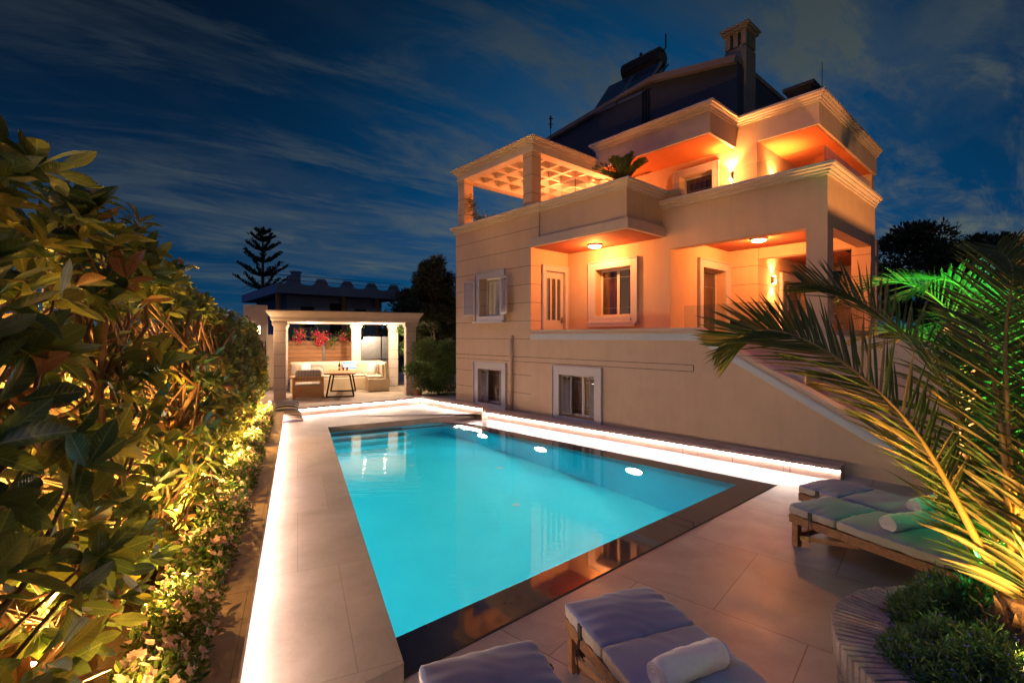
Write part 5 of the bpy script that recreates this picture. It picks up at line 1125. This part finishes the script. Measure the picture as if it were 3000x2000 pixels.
# neighbouring house
nb0 = Vector((-14.8, 30)); e1 = (Vector((-8.2, 36))-nb0); e2 = (Vector((-22.1, 39))-nb0)
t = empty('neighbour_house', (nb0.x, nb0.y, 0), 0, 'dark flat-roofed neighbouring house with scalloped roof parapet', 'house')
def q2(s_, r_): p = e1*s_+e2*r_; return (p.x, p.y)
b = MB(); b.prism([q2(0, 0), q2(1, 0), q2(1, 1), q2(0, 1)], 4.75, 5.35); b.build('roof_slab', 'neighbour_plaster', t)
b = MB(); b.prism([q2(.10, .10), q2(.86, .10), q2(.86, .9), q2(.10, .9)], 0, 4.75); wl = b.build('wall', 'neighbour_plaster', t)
for i in range(5):
    s0 = .04+i*.2; b = MB(); p = [q2(s0, 0), q2(s0+.15, 0)]; d0 = e1*.04
    a_, c_ = Vector(p[0]), Vector(p[1]); n_ = Vector((-e1.y, e1.x)).normalized()*.2; v = []
    for (u, z) in ((0, 5.35), (.15, 5.42), (.32, 5.82), (.68, 5.82), (.85, 5.42), (1, 5.35)): pp = a_.lerp(c_, u); v.append((pp.x, pp.y, z))
    v2 = [(x+n_.x, y+n_.y, z) for x, y, z in v]; b.add(v+v2, [tuple(range(6)), tuple(range(6, 12))[::-1]]+[(i_, (i_+1) % 6, 6+(i_+1) % 6, 6+i_) for i_ in range(6)]); b.build('parapet_merlon', 'neighbour_plaster', t)
for z in (5.6, 5.9):
    b = MB(); p0 = q2(0, 0); p1 = q2(1, 0); p2 = q2(0, 1); b.tube([(*p2, z), (*p0, z), (*p1, z)], .02, 5); b.build('railing', 'dark_metal', t)
b = MB(); p = q2(.25, .35); b.box(p[0]-.25, p[0]+.25, p[1]-.25, p[1]+.25, 5.35, 6.6); b.box(p[0]-.32, p[0]+.32, p[1]-.32, p[1]+.32, 6.6, 6.7); b.build('chimney', 'neighbour_plaster', t)
for s0, s1, z0, z1 in ((.2, .3, 2.6, 4.0), (.42, .52, 2.2, 4.3), (.62, .72, 2.6, 4.0)):
    b = MB(); a_, c_ = Vector(q2(s0, .098)), Vector(q2(s1, .098)); n_ = Vector((e1.y, -e1.x)).normalized()*.03; b.prism([tuple(a_+n_), tuple(c_+n_), tuple(c_), tuple(a_)], z0, z1); b.build('window', 'dark_gap', t)
for s0 in (.02, .5, .78):
    b = MB(); p = q2(s0, .03); b.box(p[0]-.12, p[0]+.12, p[1]-.12, p[1]+.12, 0, 4.75); b.build('post', 'terracotta', t)

# ------------------------------------------------------------------ balcony plants, porch furniture
def cycad(label, loc, r=.55, n=34):
    t = empty('sago_palm', loc, 0, label, 'potted palm'); b = MB(); b.lathe([(.14, -.50), (.19, -.02), (.17, -.02)], n=20); b.build('pot', 'terracotta', t); b = MB(); b.lathe([(.08, -.05), (.09, .06), (.04, .12)], n=12); b.build('trunk', 'palm_trunk', t)
    g_ = random.Random(4)
    for k in range(n):
        a = k*2.4; el = R(g_.uniform(12, 78)); L1 = r*g_.uniform(.85, 1.1); dx, dy = math.cos(a), math.sin(a)
        c = [(0, 0, .08), (dx*math.cos(el)*L1*.5, dy*math.cos(el)*L1*.5, .08+math.sin(el)*L1*.62), (dx*math.cos(el)*L1*1.05, dy*math.cos(el)*L1*1.05, .08+math.sin(el)*L1*.95)]
        frond(t, c, 34, .13, .012, (-dx*.6, -dy*.6, .7), 500+k, droop=.05, fwd=.5, stem_r=.008, pale=.0)
    return t
cycad('dark sago palm fanning above the balcony parapet', W(-6.25, 8.72, 5.22), .74)
g = np.random.default_rng(21)
t = empty('trailing_plant', W(-11.1, 8.5, 5.22), 0, 'leafy plant climbing the left trellis pier on the roof terrace', 'plant')
cs = [(0, 0, .15), (.15, .05, .2), (.3, -.1, .1), (-.15, .1, .35), (-.25, .15, .6), (-.3, .2, .8), (.4, -.2, .15)]; n = 700; P = np.array(cs)[g.integers(0, len(cs), n)]+g.normal(size=(n, 3))*.07
v, f, m = scatter_leaves(P, rnd_dirs(g, n), rnd_dirs(g, n), g.uniform(.05, .08, n), leaf_template('small'), g.integers(0, 2, n), g); np_build('foliage', v, f, ['leaf_b', 'bush_leaf'], m, t); b = MB(); b.tube([(0, 0, 0), (-.15, .1, .35), (-.3, .2, .85)], [.02, .014, .006], 6); b.build('stem', 'twig', t)
t = empty('hanging_pot', W(-2.85, 10.75, 3.10), 0, 'dark pot with trailing plant hanging in the right opening of the porch', 'hanging plant')
b = MB(); b.lathe([(.11, -.14), (.17, .14), (.15, .14)], n=18); b.build('pot', 'dark_metal', t); b = MB(); b.tube([(0, 0, .14), (0, 0, .83)], .006, 5); b.build('cord', 'black_cord', t)
n = 900; P = g.normal(size=(n, 3))*np.array((.10, .10, .28))+np.array((0, 0, -.25)); v, f, m = scatter_leaves(P, rnd_dirs(g, n), rnd_dirs(g, n), g.uniform(.03, .06, n), leaf_template('small'), g.integers(0, 2, n), g); np_build('foliage', v, f, ['leaf_c', 'bush_leaf'], m, t)
for (u, v_, lb, yaw) in ((-4.75, 11.2, 'dark woven armchair in the right porch, the left one', 10), (-4.0, 11.9, 'dark woven armchair in the right porch, the right one', -25)):
    t = empty('woven_armchair', W(u, v_, 1.4), A+R(yaw), lb, 'armchair', 'dark woven armchairs in the porch'); b = MB(); b.box(-.32, .32, -.3, .3, .12, .40); b.build('seat', 'dark_metal', t, bevel=.02)
    b = MB(); b.box(-.32, .32, .24, .32, .40, .98); b.build('backrest', 'dark_metal', t, bevel=.02)
    for s_ in (-1, 1):
        b = MB(); b.box(s_*.36-.05, s_*.36+.05, -.3, .32, .08, .64); b.build('armrest', 'dark_metal', t, bevel=.02)
        for y in (-.25, .25): b = MB(); b.box(s_*.33-.02, s_*.33+.02, y-.02, y+.02, 0, .12); b.build('leg', 'dark_metal', t)
    b = MB(); b.soft(0, -.03, .46, .28, .27, .07, .05, .02, 10); b.build('cushion', 'cushion_grey', t, smooth=True)
t = empty('potted_plant', (-2.95, 15.0, SLAB), 0, 'small terracotta pot of reddish flowers right of the pavilion pillar', 'potted plant')
b = MB(); b.lathe([(.09, 0), (.13, .2), (.11, .2)], n=18); b.build('pot', 'terracotta', t); n = 400; P = g.normal(size=(n, 3))*np.array((.1, .1, .1))+np.array((0, 0, .35)); v, f, m = scatter_leaves(P, rnd_dirs(g, n), rnd_dirs(g, n), g.uniform(.04, .07, n), leaf_template('small'), (g.random(n) < .3).astype(int), g); np_build('foliage', v, f, ['bush_leaf', 'leaf_new'], m, t)
